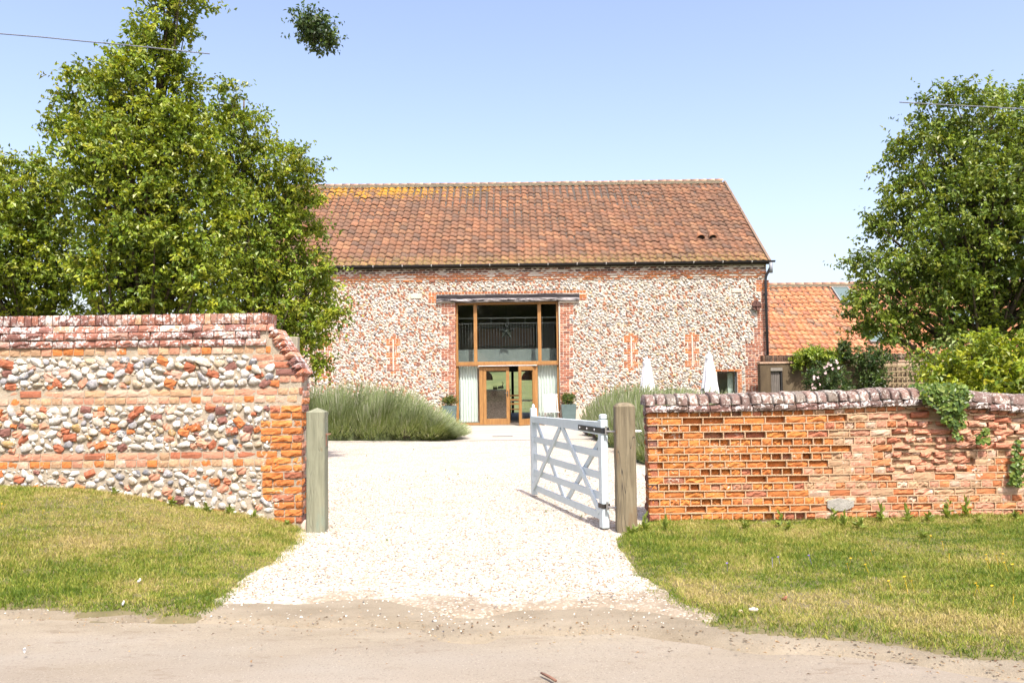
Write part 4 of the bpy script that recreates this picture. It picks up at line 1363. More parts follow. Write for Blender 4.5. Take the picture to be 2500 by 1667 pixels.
# ---- things in and at the doorway
def curtain(x0, x1, label, seed):
    r = np.random.default_rng(seed); n = 90; rows = 9
    xs_ = np.linspace(x0, x1, n); V = []; ph = np.cumsum(r.uniform(.30, .62, n))
    y = YFR + .21
    for j in range(rows):
        z = .12 + (T0 - .02 - .12) * j / (rows - 1); a = .020 + .028 * (1 - j / (rows - 1)) ** .6
        for i in range(n):
            V.append((xs_[i] + .006 * math.sin(ph[i] * 2.1 + j * .4), y + a * math.sin(ph[i] + .1 * j) , z))
    Q = [(j * n + i, j * n + i + 1, (j + 1) * n + i + 1, (j + 1) * n + i) for j in range(rows - 1) for i in range(n - 1)]
    m, t, b = new_mat("mint_cloth")
    b.inputs["Base Color"].default_value = (.80, .86, .82, 1); b.inputs["Roughness"].default_value = .9
    tr = t.nodes.new("ShaderNodeBsdfTranslucent"); tr.inputs[0].default_value = (.8, .86, .82, 1)
    ms = t.nodes.new("ShaderNodeMixShader"); ms.inputs[0].default_value = .25
    t.links.new(b.outputs[0], ms.inputs[1]); t.links.new(tr.outputs[0], ms.inputs[2]); t.links.new(ms.outputs[0], t.nodes["Material Output"].inputs[0])
    o = MB().raw(V, Q).build('curtain', m, None, True)
    tag(o, label, 'curtain', 'mint curtains behind the side lights')
curtain(OX0 + .10, DX0 - .12, 'pale mint pleated curtain hanging to the left of the doors', 1)
curtain(DX1 + .02, OX1 - .085, 'pale mint pleated curtain hanging to the right of the doors, behind a white chair', 2)
# striped second curtain edge beside the left one
def striped():
    V = []; n = 14; x0, x1 = DX0 - .13, DX0 - .04
    for z in (.12, T0 - .03):
        for i in range(n): V.append((x0 + (x1 - x0) * i / (n - 1), YFR + .25 + .02 * math.sin(i * 1.4), z))
    m, t, b = new_mat("striped_cloth"); p = pos(t)
    n_ = noise(t, 1.0, 2, scaled(t, p, (40, 0, 0.6)))
    t.links.new(ramp(t, n_, [(0.35, (.12, .09, .08)), (.5, (.45, .28, .22)), (.62, (.55, .5, .4)), (.75, (.15, .2, .2))]), b.inputs["Base Color"])
    o = MB().raw(V, [(i, i + 1, n + i + 1, n + i) for i in range(n - 1)]).build('striped_curtain', m, None, True)
    tag(o, 'narrow striped curtain edge beside the left mint curtain', 'curtain')
striped()

def star():
    P = at(1236, 809, YB + .55); o = thing('star_ornament', 'dark wire star decoration hanging behind the upper glazing', 'ornament', tuple(P))
    R, r = .27, .115; pts = []
    for k in range(10):
        a = math.pi / 2 + k * math.pi / 5; rr = R if k % 2 == 0 else r
        pts.append(Vector((rr * math.cos(a), 0, rr * math.sin(a))))
    m = MB()
    for s in (-.07, .07):
        c = Vector((0, s, 0))
        for k in range(10): m.tube([pts[k], c], .007, 4); 
    for k in range(10): m.tube([pts[k], pts[(k + 1) % 10]], .009, 4)
    mm = mat_simple("green_wire", (0.06, .07, .06), .6)
    m.build('star_frame', mm, o)
    f = MB()
    for k in range(10): f.raw([pts[k], pts[(k + 1) % 10], (0, -.06, 0)], [(0, 1, 2)])
    f.build('star_face', mat_simple("dark_willow", (0.02, .022, .018), .9), o)
    MB().tube([(0, 0, R), (0, 0, 1.5)], .004, 4).tube([(0, 0, -.1), (0, 0, -.42)], .008, 4).build('hanging_cord', mm, o)
star()

def counter():
    p = at(1180, 951, 30.2); q = at(1247, 951, 30.2)
    o = thing('counter', 'wide counter with mottled brown front seen through the left door', 'counter', ((p[0] + q[0]) / 2, 30.5, 0.03))
    m, t, b = new_mat("mottled_brown"); c = t.nodes.new("ShaderNodeTexCoord").outputs["Object"]
    t.links.new(ramp(t, noise(t, 26, 6, c, .8), [(.35, (.10, .07, .045)), (.65, (.55, .43, .33))]), b.inputs["Base Color"]); b.inputs["Roughness"].default_value = .8
    w = q[0] - p[0]; h = p[2] - .03
    MB().box(-w / 2 + .02, w / 2 - .02, -.28, .28, 0, h - .05).build('front_panel', m, o)
    MB().bbox(-w / 2, w / 2, -.3, .32, h - .05, h).build('countertop', mat_simple("grey_top", (.28, .27, .25), .5), o)
    for (u, nm, lab) in ((1206, 'bottle', 'left one of two small dark bottles on the counter'), (1211, 'bottle', 'right one of two small dark bottles on the counter')):
        pp = at(u, 951, 30.2)
        b_ = MB().lathe([(0, 0), (.035, 0), (.035, .07), (.012, .11), (.012, .14), (0, .14)], (0, 0, 0), 10).build(nm, m_dark, None, True)
        b_.location = (pp[0], 30.3, p[2]); tag(b_, lab, 'bottle', 'bottles on the counter')
    pp = at(1224, 951, 30.2)
    sw = MB(); sw.tube([(-.15, 0, .03), (-.10, 0, .07), (0, 0, .08), (.08, 0, .05)], [.01, .045, .055, .02], 8); sw.tube([(.06, 0, .06), (.04, 0, .14), (.07, 0, .22), (.05, 0, .26), (.0, 0, .25)], [.03, .018, .015, .02, .006], 7)
    s = sw.build('swan_figure', m_dark, None, True); s.location = (pp[0], 30.3, p[2]); tag(s, 'dark swan shaped ornament on the counter', 'ornament')
counter()

def pendant(u, label):
    P = at(u, 928, 31.2); o = thing('pendant_lamp', label, 'pendant lamp', tuple(P), 0, 'dome pendant lamps')
    m = mat_simple("brown_wicker", (.09, .06, .035), .8)
    MB().lathe([(.30, 0), (.295, .10), (.25, .22), (.15, .32), (.03, .36), (0.0, .36)], n=18).build('lamp_shade', m, o, True)
    MB().tube([(0, 0, .35), (0, 0, .80)], .008, 5).build('cord', m_dark, o)
pendant(1184, 'dome pendant lamp above the counter behind the closed door leaf')
pendant(1292, 'dome pendant lamp behind the open door leaf')

def ladder_chair():
    P = at(1259, 1018, 29.3); o = thing('wooden_chair', 'ladder back wooden chair just inside the open doors', 'chair', (P[0], 29.3, 0.03))
    for nm, bs in (('leg', [(-.2, -.2), (.2, -.2)]),):
        for x, y in bs: MB().box(x - .018, x + .018, y - .018, y + .018, 0, .45).build('leg', m_wood_oak, o)
    for x in (-.2, .2): MB().box(x - .018, x + .018, .19, .225, 0, 1.0).build('back_leg', m_wood_oak, o)
    MB().bbox(-.23, .23, -.22, .187, .45, .48).build('seat', m_wood_oak, o)
    for z in (.62, .77, .92): MB().box(-.18, .18, .198, .216, z, z + .06).build('back_slat', m_wood_oak, o)
ladder_chair()
def table():
    o = thing('table', 'plain table with a pale top standing inside beyond the open doors', 'table', (.35, 30.6, 0.03))
    MB().bbox(-.5, .9, -.4, .4, .72, .76).build('table_top', mat_simple("pale_top", (.5, .47, .42), .5), o)
    for x in (-.45, .85):
        for y in (-.35, .35): MB().box(x - .03, x + .03, y - .03, y + .03, 0, .72).build('leg', m_dark, o)
table()

def white_chair():
    p = at(1346, 1048, YB - .15)
    o = thing('folding_chair', 'white slatted folding chair set against the right side light', 'chair', (p[0], YB - .28, 0.008), math.radians(6))
    m = mat_simple("white_paint", (.52, .475, .45), .6)
    for i in range(5): MB().bar((-.16 + i * .08, .12, .42), (-.16 + i * .08, .20, 1.0), .068, .014, (1, 0, 0)).build('back_slat', m, o)
    MB().bar((-.25, .20, 1.01), (.25, .20, 1.01), .03, .05).build('top_rail', m, o)
    for s in (-.225, .225):
        MB().bar((s, .20, 1.0), (s, -.18, .0), .025, .035, (1, 0, 0)).build('leg', m, o)
        MB().bar((s * .9, -.22, .44), (s * .9, .18, .0), .025, .035, (1, 0, 0)).build('leg', m, o)
    for i in range(4): MB().box(-.25, .25, -.22 + i * .09, -.15 + i * .09, .43, .45).build('seat_slat', m, o)
white_chair()

def grate():
    p = gnd(1227, 1066); o = MB(); w, d = .54, .13
    o.box(-w / 2, w / 2, -d / 2, -d / 2 + .015, 0, .012).box(-w / 2, w / 2, d / 2 - .015, d / 2, 0, .012)
    for i in range(19): o.box(-w / 2 + i * w / 18 - .007, -w / 2 + i * w / 18 + .007, -d / 2 + .016, d / 2 - .016, 0, .010)
    o.box(-w / 2, w / 2, -d / 2 + .016, d / 2 - .016, -.004, .002)
    g = o.build('drain_grate', mat_simple("grate_grey", (.16, .155, .15), .6)); g.location = (p[0], p[1], .010)
    tag(g, 'narrow grey drain grate set in the concrete before the doors', 'drain grate')
grate()

# ================================================================== OUTBUILDING
def outbuilding():
    y0, z0, y1, z1 = 33.0, 2.30, 37.6, 5.75
    x0, x1 = 8.95, 24.0
    root = thing('outbuilding', 'lower range with bright orange pantile roof joined to the right of the barn', 'building', (14, 33.3, 0))
    m = MB(); m.box(x0, x1, y0 + .3, y0 + .7, -.1, 2.3); m.box(x0, x1, 2 * y1 - y0 - .7, 2 * y1 - y0 - .3, -.1, 2.3)
    for gx in (x0, x1 - .4):
        pl = [(y0 + .702, -.1), (2 * y1 - y0 - .702, -.1), (2 * y1 - y0 - .702, 2.35), (y1, z1 - .25), (y0 + .702, 2.35)]
        n = 5; V = [(gx, y, z) for y, z in pl] + [(gx + .4, y, z) for y, z in pl]
        m.raw(V, [tuple(range(n - 1, -1, -1)), tuple(range(n, 2 * n))] + [(k, (k + 1) % n, n + (k + 1) % n, n + k) for k in range(n)])
    wpart(m.build('wall', mat_mortar("brick_red_wall", (.28, .13, .08), (.38, .19, .12))), root)
    u = MB(); yk = 2 * y1 - y0
    V = [(x0, y0 + .05, z0 - .05), (x1, y0 + .05, z0 - .05), (x1, y1, z1 - .03), (x0, y1, z1 - .03), (x0, yk, z0 - .05), (x1, yk, z0 - .05)]
    V += [(x, y, z - .12) for x, y, z in V]
    u.raw(V, [(0, 1, 2, 3), (3, 2, 5, 4), (7, 6, 9, 8), (8, 9, 10, 11), (0, 6, 7, 1), (4, 5, 11, 10), (1, 7, 8, 2), (2, 8, 11, 5), (0, 3, 9, 6), (3, 4, 10, 9)])
    roof = wpart(u.build('roof', mat_simple("roof_boarding_two", (.06, .05, .04), .9)), root)
    kit = Kit('roof_tile', [pantile_vf(_r, 0.268, .36) for _ in range(6)], mat_tile("orange_pantile", False, 0.22), True)
    p = math.atan2(z1 - z0, y1 - y0)
    sk = []
    for (u0, v0, u1_, v1) in ((2040, 703, 2082, 742), (2118, 812, 2160, 838), (2330, 760, 2375, 800)):
        def hit(uu, vv):
            d = ray(uu, vv); k = (z0 - math.tan(p) * y0 - CAM_Z) / (d[2] - math.tan(p) * d[1]); P = np.array([0, 0, CAM_Z]) + d * k
            return P[0], (P[1] - y0) / math.cos(p)
        a, b_ = hit(u0, v1), hit(u1_, v0); xm = (a[0] + b_[0]) / 2; w = (u1_ - u0) * 36 / F_PX
        sk.append((xm - w / 2, a[1], xm + w / 2, b_[1]))
    skip = lambda x, s: any(a - .05 < x < c + .05 and b_ - .1 < s < d + .1 for a, b_, c, d in sk)
    roof_tiles(kit, roof, x0, x1, y0, z0, y1, z1, 18, 0.268, [(.43, .185, .085), (.39, .168, .085), (.45, .22, .115), (.34, .152, .09), (.28, .175, .115)], [.35, .25, .22, .13, .05], 300, lambda x, s: x < 14.5, 0.02, skip)
    for (a, b_, c, d) in sk:
        h = roof_window(a, b_, c, d, y0, z0, p); h.parent = roof
    def ridge_vf(r):
        V = []
        for y in (0, 1):
            for i in range(7):
                th = math.pi * (i / 6); V.append((y, -math.cos(th) * .13, math.sin(th) * .11))
        return np.array(V), [(i, 7 + i, 8 + i, i + 1) for i in range(6)] + [tuple(range(7))]
    kr = Kit('ridge_tile', [ridge_vf(_r)], mat_tile("ridge_clay_two", False, .3), True); rt = []
    x = x0
    while x < x1: rt.append(((x, y1, z1 + .0), (0, rng.normal(0, .01), 0), (.40, 1, 1), pick([(.50, .30, .21), (.45, .25, .16)]), 1)); x += .41
    lay(kr, rt, roof, 300)
    MB().box(x0, x1, y1 - .2, y1 + .1, z1 - .12, z1 - .0).build('ridge_mortar', mat_mortar("mossy_mortar_two", (.10, .085, .055), (.24, .21, .15), 20), roof)

def roof_window(a, b_, c, d, y0, z0, p):
    o = bpy.data.objects.new('roof_window', None); COL.objects.link(o)
    w = c - a; h = d - b_
    MB().box(-w / 2, w / 2, 0, .05, 0, .09).box(-w / 2, w / 2, h - .05, h, 0, .09).box(-w / 2, -w / 2 + .05, .051, h - .051, 0, .09).box(w / 2 - .05, w / 2, .051, h - .051, 0, .09).build('frame', mat_simple("roof_window_grey", (.2, .21, .2), .4), o)
    m, t, b = new_mat("sky_glass"); b.inputs["Base Color"].default_value = (.10, .14, .13, 1); b.inputs["Roughness"].default_value = .05; b.inputs["Specular IOR Level"].default_value = .8
    MB().box(-w / 2 + .05, w / 2 - .05, .05, h - .05, .04, .06).build('pane', m, o)
    o.location = ((a + c) / 2, y0 + b_ * math.cos(p), z0 + b_ * math.sin(p)); o.rotation_euler = (p, 0, 0)
    return o
outbuilding()

# ================================================================== GARDEN WALL WITH DOOR AND TRELLIS
def garden_wall():
    Y = 26.9; x0, x1 = 8.13, 22
    zt = at(2000, 886, Y)[2]
    root = thing('garden_wall', 'brown rendered garden wall with dark brick coping running right from the barn corner', 'wall', (14, Y + .15, 0))
    m, t, b = new_mat("brown_render"); p = pos(t)
    c = ramp(t, noise(t, 1.3, 6, scaled(t, p, (1.5, 1, .35)), .7), [(.3, (.05, .034, .018)), (.5, (.085, .06, .032)), (.75, (.14, .105, .062))])
    t.links.new(c, b.inputs["Base Color"]); b.inputs["Roughness"].default_value = .95; bump(t, b, noise(t, 25, 4, p), .4, .01)
    d0, d1 = at(1882, 930, Y)[0], at(1911, 930, Y)[0]; zd = at(1895, 897, Y)[2]
    w = MB(); w.box(x0, d0, Y, Y + .3, -.1, zt); w.box(d1, x1, Y, Y + .3, -.1, zt); w.box(d0, d1, Y, Y + .3, zd, zt); w.box(d0, d1, Y + .15, Y + .3, -.1, zd - .002)
    wpart(w.build('rendered_face', m), root)
    db = grp('door', root)
    mw = mat_wood("grey_door_wood", (.16, .14, .12), (.09, .08, .07), .7)
    nb = 5
    for i in range(nb):
        a = d0 + .03 + (d1 - d0 - .1) * i / nb; MB().bbox(a, a + (d1 - d0 - .1) / nb - .006, Y + .07, Y + .10, .02, zd - .12, .004).build('plank', mw, db)
    MB().box(d0 + .002, d1 - .002, Y - .01, Y + .08, zd - .11, zd - .005).build('door_head', mat_wood("grey_head_wood", (.24, .22, .18), (.15, .13, .11), .7), db)
    MB().box(d1 - .055, d1 - .004, Y + .02, Y + .09, 0, zd - .115).build('door_post', m_dark, db)
    MB().box(x0 - .02, x1, Y - .035, Y + .335, zt + .001, zt + .06).build('tile_course', mat_mortar("pale_tile_edge", (.36, .22, .14), (.50, .36, .26), 12)); 
    o = bpy.data.objects['tile_course']; wpart(o, root)
    cp = []; x = x0 + .1
    kc = Kit('coping_brick', [brick_vf(_r, .005, 2, 2, .01, .3) for _ in range(6)], mat_piece("dark_coping", lichen=.3, lich_col=(.35, .3, .22)))
    while x < x1:
        cp.append(((x + .036, Y - .01 + rng.normal(0, .006), zt + .17), (0, rng.normal(0, .04), 0), (.066, .30, .215), pick([(.10, .06, .04), (.14, .08, .05), (.08, .055, .04)]), 20 - x)); x += .075
    lay(kc, cp, root, 150)
    pa = MB(); xa, xb = at(2085, 930, Y)[0], at(2300, 930, Y)[0]
    # stone courses behind the trellis
    rr = np.random.default_rng(6); za = .2
    st = []
    ks = Kit('stone', [brick_vf(_r, .006, 3, 2, .01, .06) for _ in range(6)], mat_piece("garden_stone", nscale=20))
    z = .95
    while z < zt - .15:
        x = xa - .6
        while x < xb + .4:
            L = rr.uniform(.2, .36); st.append(((x + L / 2, Y - .03, z + .08), (0, 0, 0), (L - .015, .06, .15), pick([(.30, .22, .14), (.36, .27, .18), (.24, .17, .11)]), 1)); x += L
        z += .165
    lay(ks, st, root, 120)
    tr = thing('trellis', 'square wooden trellis fixed to the garden wall beside the yellow green shrub', 'trellis', ((xa + xb) / 2, Y - .08, .9))
    mt = mat_wood("trellis_wood", (.30, .235, .14), (.19, .145, .08), .8)
    n = 0; x = xa
    while x <= xb:
        wpart(MB().box(x - .012, x + .012, Y - .088, Y - .066, .85, zt - .1).build('upright', mt), tr); x += .155
    for k in range(6):
        z = zt - .12 - k * .19; wpart(MB().box(xa - .1, xb + .1, Y - .112, Y - .09, z - .018, z + .018).build('slat', mt), tr)
garden_wall()

# ================================================================== GATE AND POSTS
def gate_post(name, label, x, y, w, h, top, mat, seed, z0=-.05):
    r = np.random.default_rng(seed)
    root = thing(name, label, 'gate post', (x, y, 0))
    m = MB(); a = w / 2; b = .012
    rows = 14; V = []
    for j in range(rows):
        z = z0 + (h - z0) * j / (rows - 1)
        for (px, py) in ((-a + b, -a), (0, -a), (a - b, -a), (a, -a + b), (a, 0), (a, a - b), (a - b, a), (-a + b, a), (-a, a - b), (-a, -a + b)):
            V.append((px + r.normal(0, .0012), py + r.normal(0, .0012), z))
    n = 10; Fs = []
    for j in range(rows - 1):
        for k in range(n):
            q = j * n + k; s = j * n + (k + 1) % n; Fs.append((q, s, s + n, q + n))
    if top == 'weathered':      # four-way weathered top
        ap = len(V); V.append((.0, 0, h + .045))
        for k in range(n): Fs.append(((rows - 1) * n + k, (rows - 1) * n + (k + 1) % n, ap))
    else:
        o = (rows - 1) * n
        for f, dz in ((.8, .022), (.45, .036)):
            for k in range(n):
                V.append((V[o + k][0] * f, V[o + k][1] * f, h + dz))
        for l in range(2):
            for k in range(n):
                q = o + l * n + k; s = o + l * n + (k + 1) % n; Fs.append((q, s, s + n, q + n))
        ap = len(V); V.append((0, 0, h + .04))
        for k in range(n): Fs.append((o + 2 * n + k, o + 2 * n + (k + 1) % n, ap))
    m.raw(V, Fs).build('post', mat, root)
    return root

def mat_post(name, base, dark, stain, crack):
    m, t, b = new_mat(name); p = t.nodes.new("ShaderNodeTexCoord").outputs["Object"]
    g = noise(t, 16, 6, scaled(t, p, (1.6, 1.6, .12)), .7, .8)
    c = ramp(t, g, [(.3, dark), (.6, base), (.85, tuple(x * 1.2 for x in base))])
    c = mix(t, mapr(t, noise(t, 5, 4, scaled(t, p, (1.5, 1.5, .5))), .52, .72, 0, .7), c, stain)
    # long drying cracks
    wv = noise(t, 7, 2, scaled(t, p, (1, 1, .10)), .5, .2)
    cr = math_(t, 'ABSOLUTE', math_(t, 'SUBTRACT', wv, .5))
    c = mix(t, mapr(t, cr, .006, .0, 0, crack), c, (.03, .025, .02))
    # knots
    vo = N(t, "ShaderNodeTexVoronoi"); vo.inputs["Scale"].default_value = 5; t.links.new(scaled(t, p, (1, 1, .55)), vo.inputs["Vector"])
    c = mix(t, mapr(t, vo.outputs["Distance"], .10, .04, 0, .55), c, (.16, .09, .035))
    t.links.new(c, b.inputs["Base Color"]); b.inputs["Roughness"].default_value = .85
    bump(t, b, math_(t, 'SUBTRACT', g, mapr(t, cr, .008, 0, 0, 1)), .35, .006)
    return m

PL = gate_post('gate_post', 'green tinged timber gate post with pointed top beside the end of the flint wall', -2.005, 8.42, .185, 1.21, 'weathered',
               mat_post("green_pine", (.21, .215, .145), (.125, .13, .085), (.165, .215, .165), .25), 1)
PRX, PRY = 1.107, 8.18
PR_ = gate_post('gate_post', 'cracked brown timber gate post with rounded top that the pale gate hangs from', PRX, PRY, .195, 1.235, 'round',
                mat_post("brown_oak", (.185, .155, .095), (.09, .072, .042), (.17, .095, .04), .9), 2)
m_rust = mat_simple("rusty_catch", (.20, .11, .07), .8)
ct = MB(); ct.bar((.085, 0, .98), (.135, 0, .985), .05, .014).bar((.094, .0, .99), (.094, 0, .86), .035, .006, (0, 1, 0)); ct.build('latch_catch', m_rust, PL)

HX, HY = at(1476, 1290, 8.32)[0], 8.32
EX, EY = at(1305, 1205, 10.7)[0], 10.7
def field_gate():
    L = math.hypot(EX - HX, EY - HY); ang = math.atan2(EY - HY, EX - HX)
    root = thing('field_gate', 'pale blue white painted timber field gate standing open on the gravel drive', 'gate', (HX, HY, .0), ang)
    m, t, b = new_mat("gate_paint"); p = t.nodes.new("ShaderNodeTexCoord").outputs["Object"]
    n = noise(t, 9, 5, p, .7)
    c = ramp(t, n, [(.3, (.44, .525, .545)), (.7, (.52, .60, .62))])
    c = mix(t, mapr(t, noise(t, 30, 4, p, .7), .63, .74, 0, .5), c, (.40, .44, .47))
    t.links.new(c, b.inputs["Base Color"]); b.inputs["Roughness"].default_value = .45
    bump(t, b, n, .08, .004)
    # local: x along the gate from the hinge, y across (positive = left side as seen from hinge)
    hs = MB(); hs.bbox(-.05, .05, -.0375, .0375, .015, 1.10, .008); hs.bbox(-.046, .03, -.034, .034, 1.10, 1.155, .012); hs.build('hinge_stile', m, root)
    fs = MB(); fs.bbox(L - .04, L + .04, -.0375, .0375, .03, 1.145, .008); fs.lathe([(0, 0), (.018, 0), (.02, .03), (.01, .05), (0, .055)], (L + .0, 0, 1.145), 8); fs.build('slam_stile', m, root)
    # tapered top rail
    V = []
    for x, h0, h1 in ((.051, .955, 1.075), (L * .40, .965, 1.072), (L - .041, .955, 1.035)):
        for yy in (-.036, .036): V += [(x, yy, h0), (x, yy, h1)]
    V = []
    for x, h0, h1 in ((.051, .945, 1.075), (.9, .955, 1.062), (L - .041, .965, 1.04)):
        V += [(x, -.036, h0), (x, .036, h0), (x, .036, h1), (x, -.036, h1)]
    Fs = [(0, 1, 2, 3), (11, 10, 9, 8)]
    for i in (0, 4):
        for k in range(4):
            a, c2 = i + k, i + (k + 1) % 4; Fs.append((a, a + 4, c2 + 4, c2))
    MB().raw(V, Fs).build('top_rail', m, root)
    for z in (.745, .527, .322, .122):
        MB().bbox(.051, L - .041, -.011, .011, z - .038, z + .038, .003).build('rail', m, root)
    # braces: one pair on the near face, one pair on the far face
    def brace(p, q, y):
        MB().bar((p[0], y, p[1]), (q[0], y, q[1]), .022, .062, (0, 1, 0)).build('brace', m, root)
    mid = L * .50
    brace((.06, .16), (mid - .02, .955), .024); brace((L - .06, .13), (mid + .06, .955), .024)
    brace((.06, .93), (mid + .0, .12), -.024); brace((L - .07, .955), (mid + .08, .12), -.024)
    # ironwork
    st = MB(); st.box(-.052, .62, .038, .044, .965, 1.02); st.box(-.058, .62, -.044, -.038, .965, 1.02); st.box(-.064, -.052, -.044, .044, .965, 1.02)
    sto = st.build('hinge_strap', m_black, root)
    bo = MB()
    for x in (.12, .34, .56): bo.lathe([(.012, 0), (.012, .006), (0, .008)], (0, 0, 0), 8)
    for x in (.12, .34, .56):
        b2 = MB()
        n8 = 8; V = [(x + .013 * math.cos(2 * math.pi * k / n8), .0455, .992 + .013 * math.sin(2 * math.pi * k / n8)) for k in range(n8)] + [(x + .008 * math.cos(2 * math.pi * k / n8), .052, .992 + .008 * math.sin(2 * math.pi * k / n8)) for k in range(n8)]
        b2.raw(V, [(k, (k + 1) % n8, n8 + (k + 1) % n8, n8 + k) for k in range(n8)] + [tuple(range(n8, 2 * n8))]).build('bolt', m_clip, root)
    md = mat_simple("dark_iron", (.06, .055, .05), .5, .6)
    bt = MB(); bt.box(-.056, .054, -.043, .043, .215, .26); bt.build('bottom_band', md, root)
    return root, L, ang
GATE, GL, GA = field_gate()
# hinge pins belong to the post
hp = MB()
for z in (.985, .235):
    q = Matrix.Rotation(GA, 3, 'Z') @ Vector((-.085, 0, 0)) + Vector((HX, HY, 0)) - Vector((PRX, PRY, 0))
    hp.tube([(-.085, .0, z), (q.x + .0, q.y, z)], .011, 6); hp.tube([(q.x, q.y, z - .03), (q.x, q.y, z + .05)], .012, 6)
hp.build('hinge_pin', mat_simple("galvanised_pin", (.30, .29, .27), .45, .6), PR_)
bl = MB(); bl.tube([(.095, 0, .985), (.165, 0, .985)], .009, 6); bl.build('bolt_end', mat_simple("galvanised_bolt", (.42, .43, .43), .4, .6), PR_)

# grey post standing behind the flint wall end
p = at(702, 823, 10.4)
fp = thing('fence_post', 'grey timber post top showing just behind the raked end of the flint wall', 'post', (p[0], 10.4, 0))
MB().bbox(-.14, .14, -.06, .06, -.05, p[2], .008).build('post', mat_wood("grey_fence_wood", (.30, .27, .20), (.19, .17, .12), .8), fp)

# ================================================================== PARASOLS
def parasol(u, vt, vb, Y, label, seed):
    r = np.random.default_rng(seed)
    P = at(u, vt, Y); B = at(u, vb, Y); o = thing('parasol', label, 'parasol', (P[0], Y, 0.0), 0, 'closed white parasols beyond the brick wall')
    zt, zb = P[2], B[2]; n = 40; V = []
    prof = [(0.0, .045), (.06, .095), (.13, .115), (.15, .10), (.25, .125), (.5, .155), (.75, .18), (.93, .20), (1.0, .205)]
    for (f, R) in prof:
        for k in range(n):
            th = 2 * math.pi * k / n
            fold = 1 + (.26 * f) * math.sin(8 * th + 2.0 * f + math.sin(th * 2 + seed))
            dz = .10 * f ** 4 * math.sin(3 * th + seed * 2) + (.05 * f ** 3 * math.cos(8 * th))
            V.append((R * fold * math.cos(th), R * fold * math.sin(th), zt - (zt - zb) * f + dz))
    Fs = []
    for j in range(len(prof) - 1):
        for k in range(n):
            a, c = j * n + k, j * n + (k + 1) % n; Fs.append((a, a + n, c + n, c))
    Fs.append(tuple(range(n)))
    mt = bpy.data.materials.get("white_canvas") or mat_simple("white_canvas", (.74, .74, .75), .9, 0, .04)
    MB().raw(V, Fs).build('folded_canopy', mt, o, True)
    MB().lathe([(.03, 0), (.03, .04), (.012, .06), (0, .08)], (0, 0, zt), 10).build('finial', mt, o)
    MB().tube([(0, 0, 0.02), (0, 0, zt - .1)], .022, 8).build('pole', mat_simple("pole_grey", (.4, .4, .4), .4), o)
    MB().lathe([(0, 0), (.26, 0), (.26, .06), (.05, .08), (0, .08)], n=20).build('base', mat_simple("base_grey", (.2, .2, .2), .7), o)
parasol(1579, 876, 968, 23.5, 'closed white parasol at left, in front of the slit with lavender at its foot', 1)
parasol(1731, 863, 958, 23.0, 'closed white parasol at right, beside the small dark window', 2)

# ================================================================== PLANTS
def leaves(C, D, Nrm, L, Wd, tint, r, fold=.25):
    """folded diamond leaves: base C, direction D, normal Nrm (rough)"""
    D = D / (np.linalg.norm(D, axis=1, keepdims=True) + 1e-9)
    S = np.cross(D, Nrm); S /= (np.linalg.norm(S, axis=1, keepdims=True) + 1e-9)
    U = np.cross(S, D)
    mid = C + D * (L * .45)[:, None]
    lft = mid - S * (Wd / 2)[:, None] + U * (Wd * fold)[:, None]; rgt = mid + S * (Wd / 2)[:, None] + U * (Wd * fold)[:, None]
    tip = C + D * L[:, None] - U * (L * .12)[:, None]
    V = np.stack([C, rgt, tip, lft], 1).reshape(-1, 3)
    b = np.arange(len(C)) * 4
    T = np.concatenate([np.stack([b, b + 1, b + 2], 1), np.stack([b, b + 2, b + 3], 1)])
    return V, T, np.repeat(tint, 4, 0)


def unit(r, n):
    v = r.normal(0, 1, (n, 3)); return v / np.linalg.norm(v, axis=1, keepdims=True)


def clump_foliage(cen, rad, r, ntw, nlv, leaf, pal, palw, up=.35, droop=.25, twl=1.0):
    """twigs radiate from each clump centre; leaves sit along the twigs"""
    nC = len(cen); i = np.repeat(np.arange(nC), ntw)
    d = unit(r, len(i)); d[:, 2] += up; d /= np.linalg.norm(d, axis=1, keepdims=True)
    d[:, 2] *= .8
    tl = rad[i] * (r.uniform(.65, 1.15, len(i)) + .9 * (r.random(len(i)) < .09)) * twl
    st = cen[i] + unit(r, len(i)) * (rad[i] * .25)[:, None]
    k = np.repeat(np.arange(len(i)), nlv); f = np.tile(np.linspace(.38, 1.05, nlv), len(i)) + r.normal(0, .05, len(k))
    P = st[k] + d[k] * (tl[k] * f)[:, None] + r.normal(0, .02, (len(k), 3)); P[:, 2] -= droop * rad[i][k] * f ** 2 * .3
    D = d[k] * .5 + unit(r, len(k)) * .9; D[:, 2] -= .25
    out = (P - cen[i][k]) / rad[i][k][:, None]
    Nn = unit(r, len(k)) * .5 + out * .75 + np.array([0, -.1, .65])
    L = leaf * r.uniform(.65, 1.25, len(k)); W = L * r.uniform(.5, .68, len(k))
    ci = r.choice(len(pal), len(i), p=palw)      # one shade per twig, one tone per bough
    cb = r.uniform(.78, 1.2, nC)
    tint = np.array(pal)[ci][k] * cb[i][k][:, None] * r.uniform(.85, 1.15, (len(k), 1)) * r.uniform(.92, 1.08, (len(k), 3))
    return leaves(P, D, Nn, L, W, np.clip(tint, 0, 1), r)


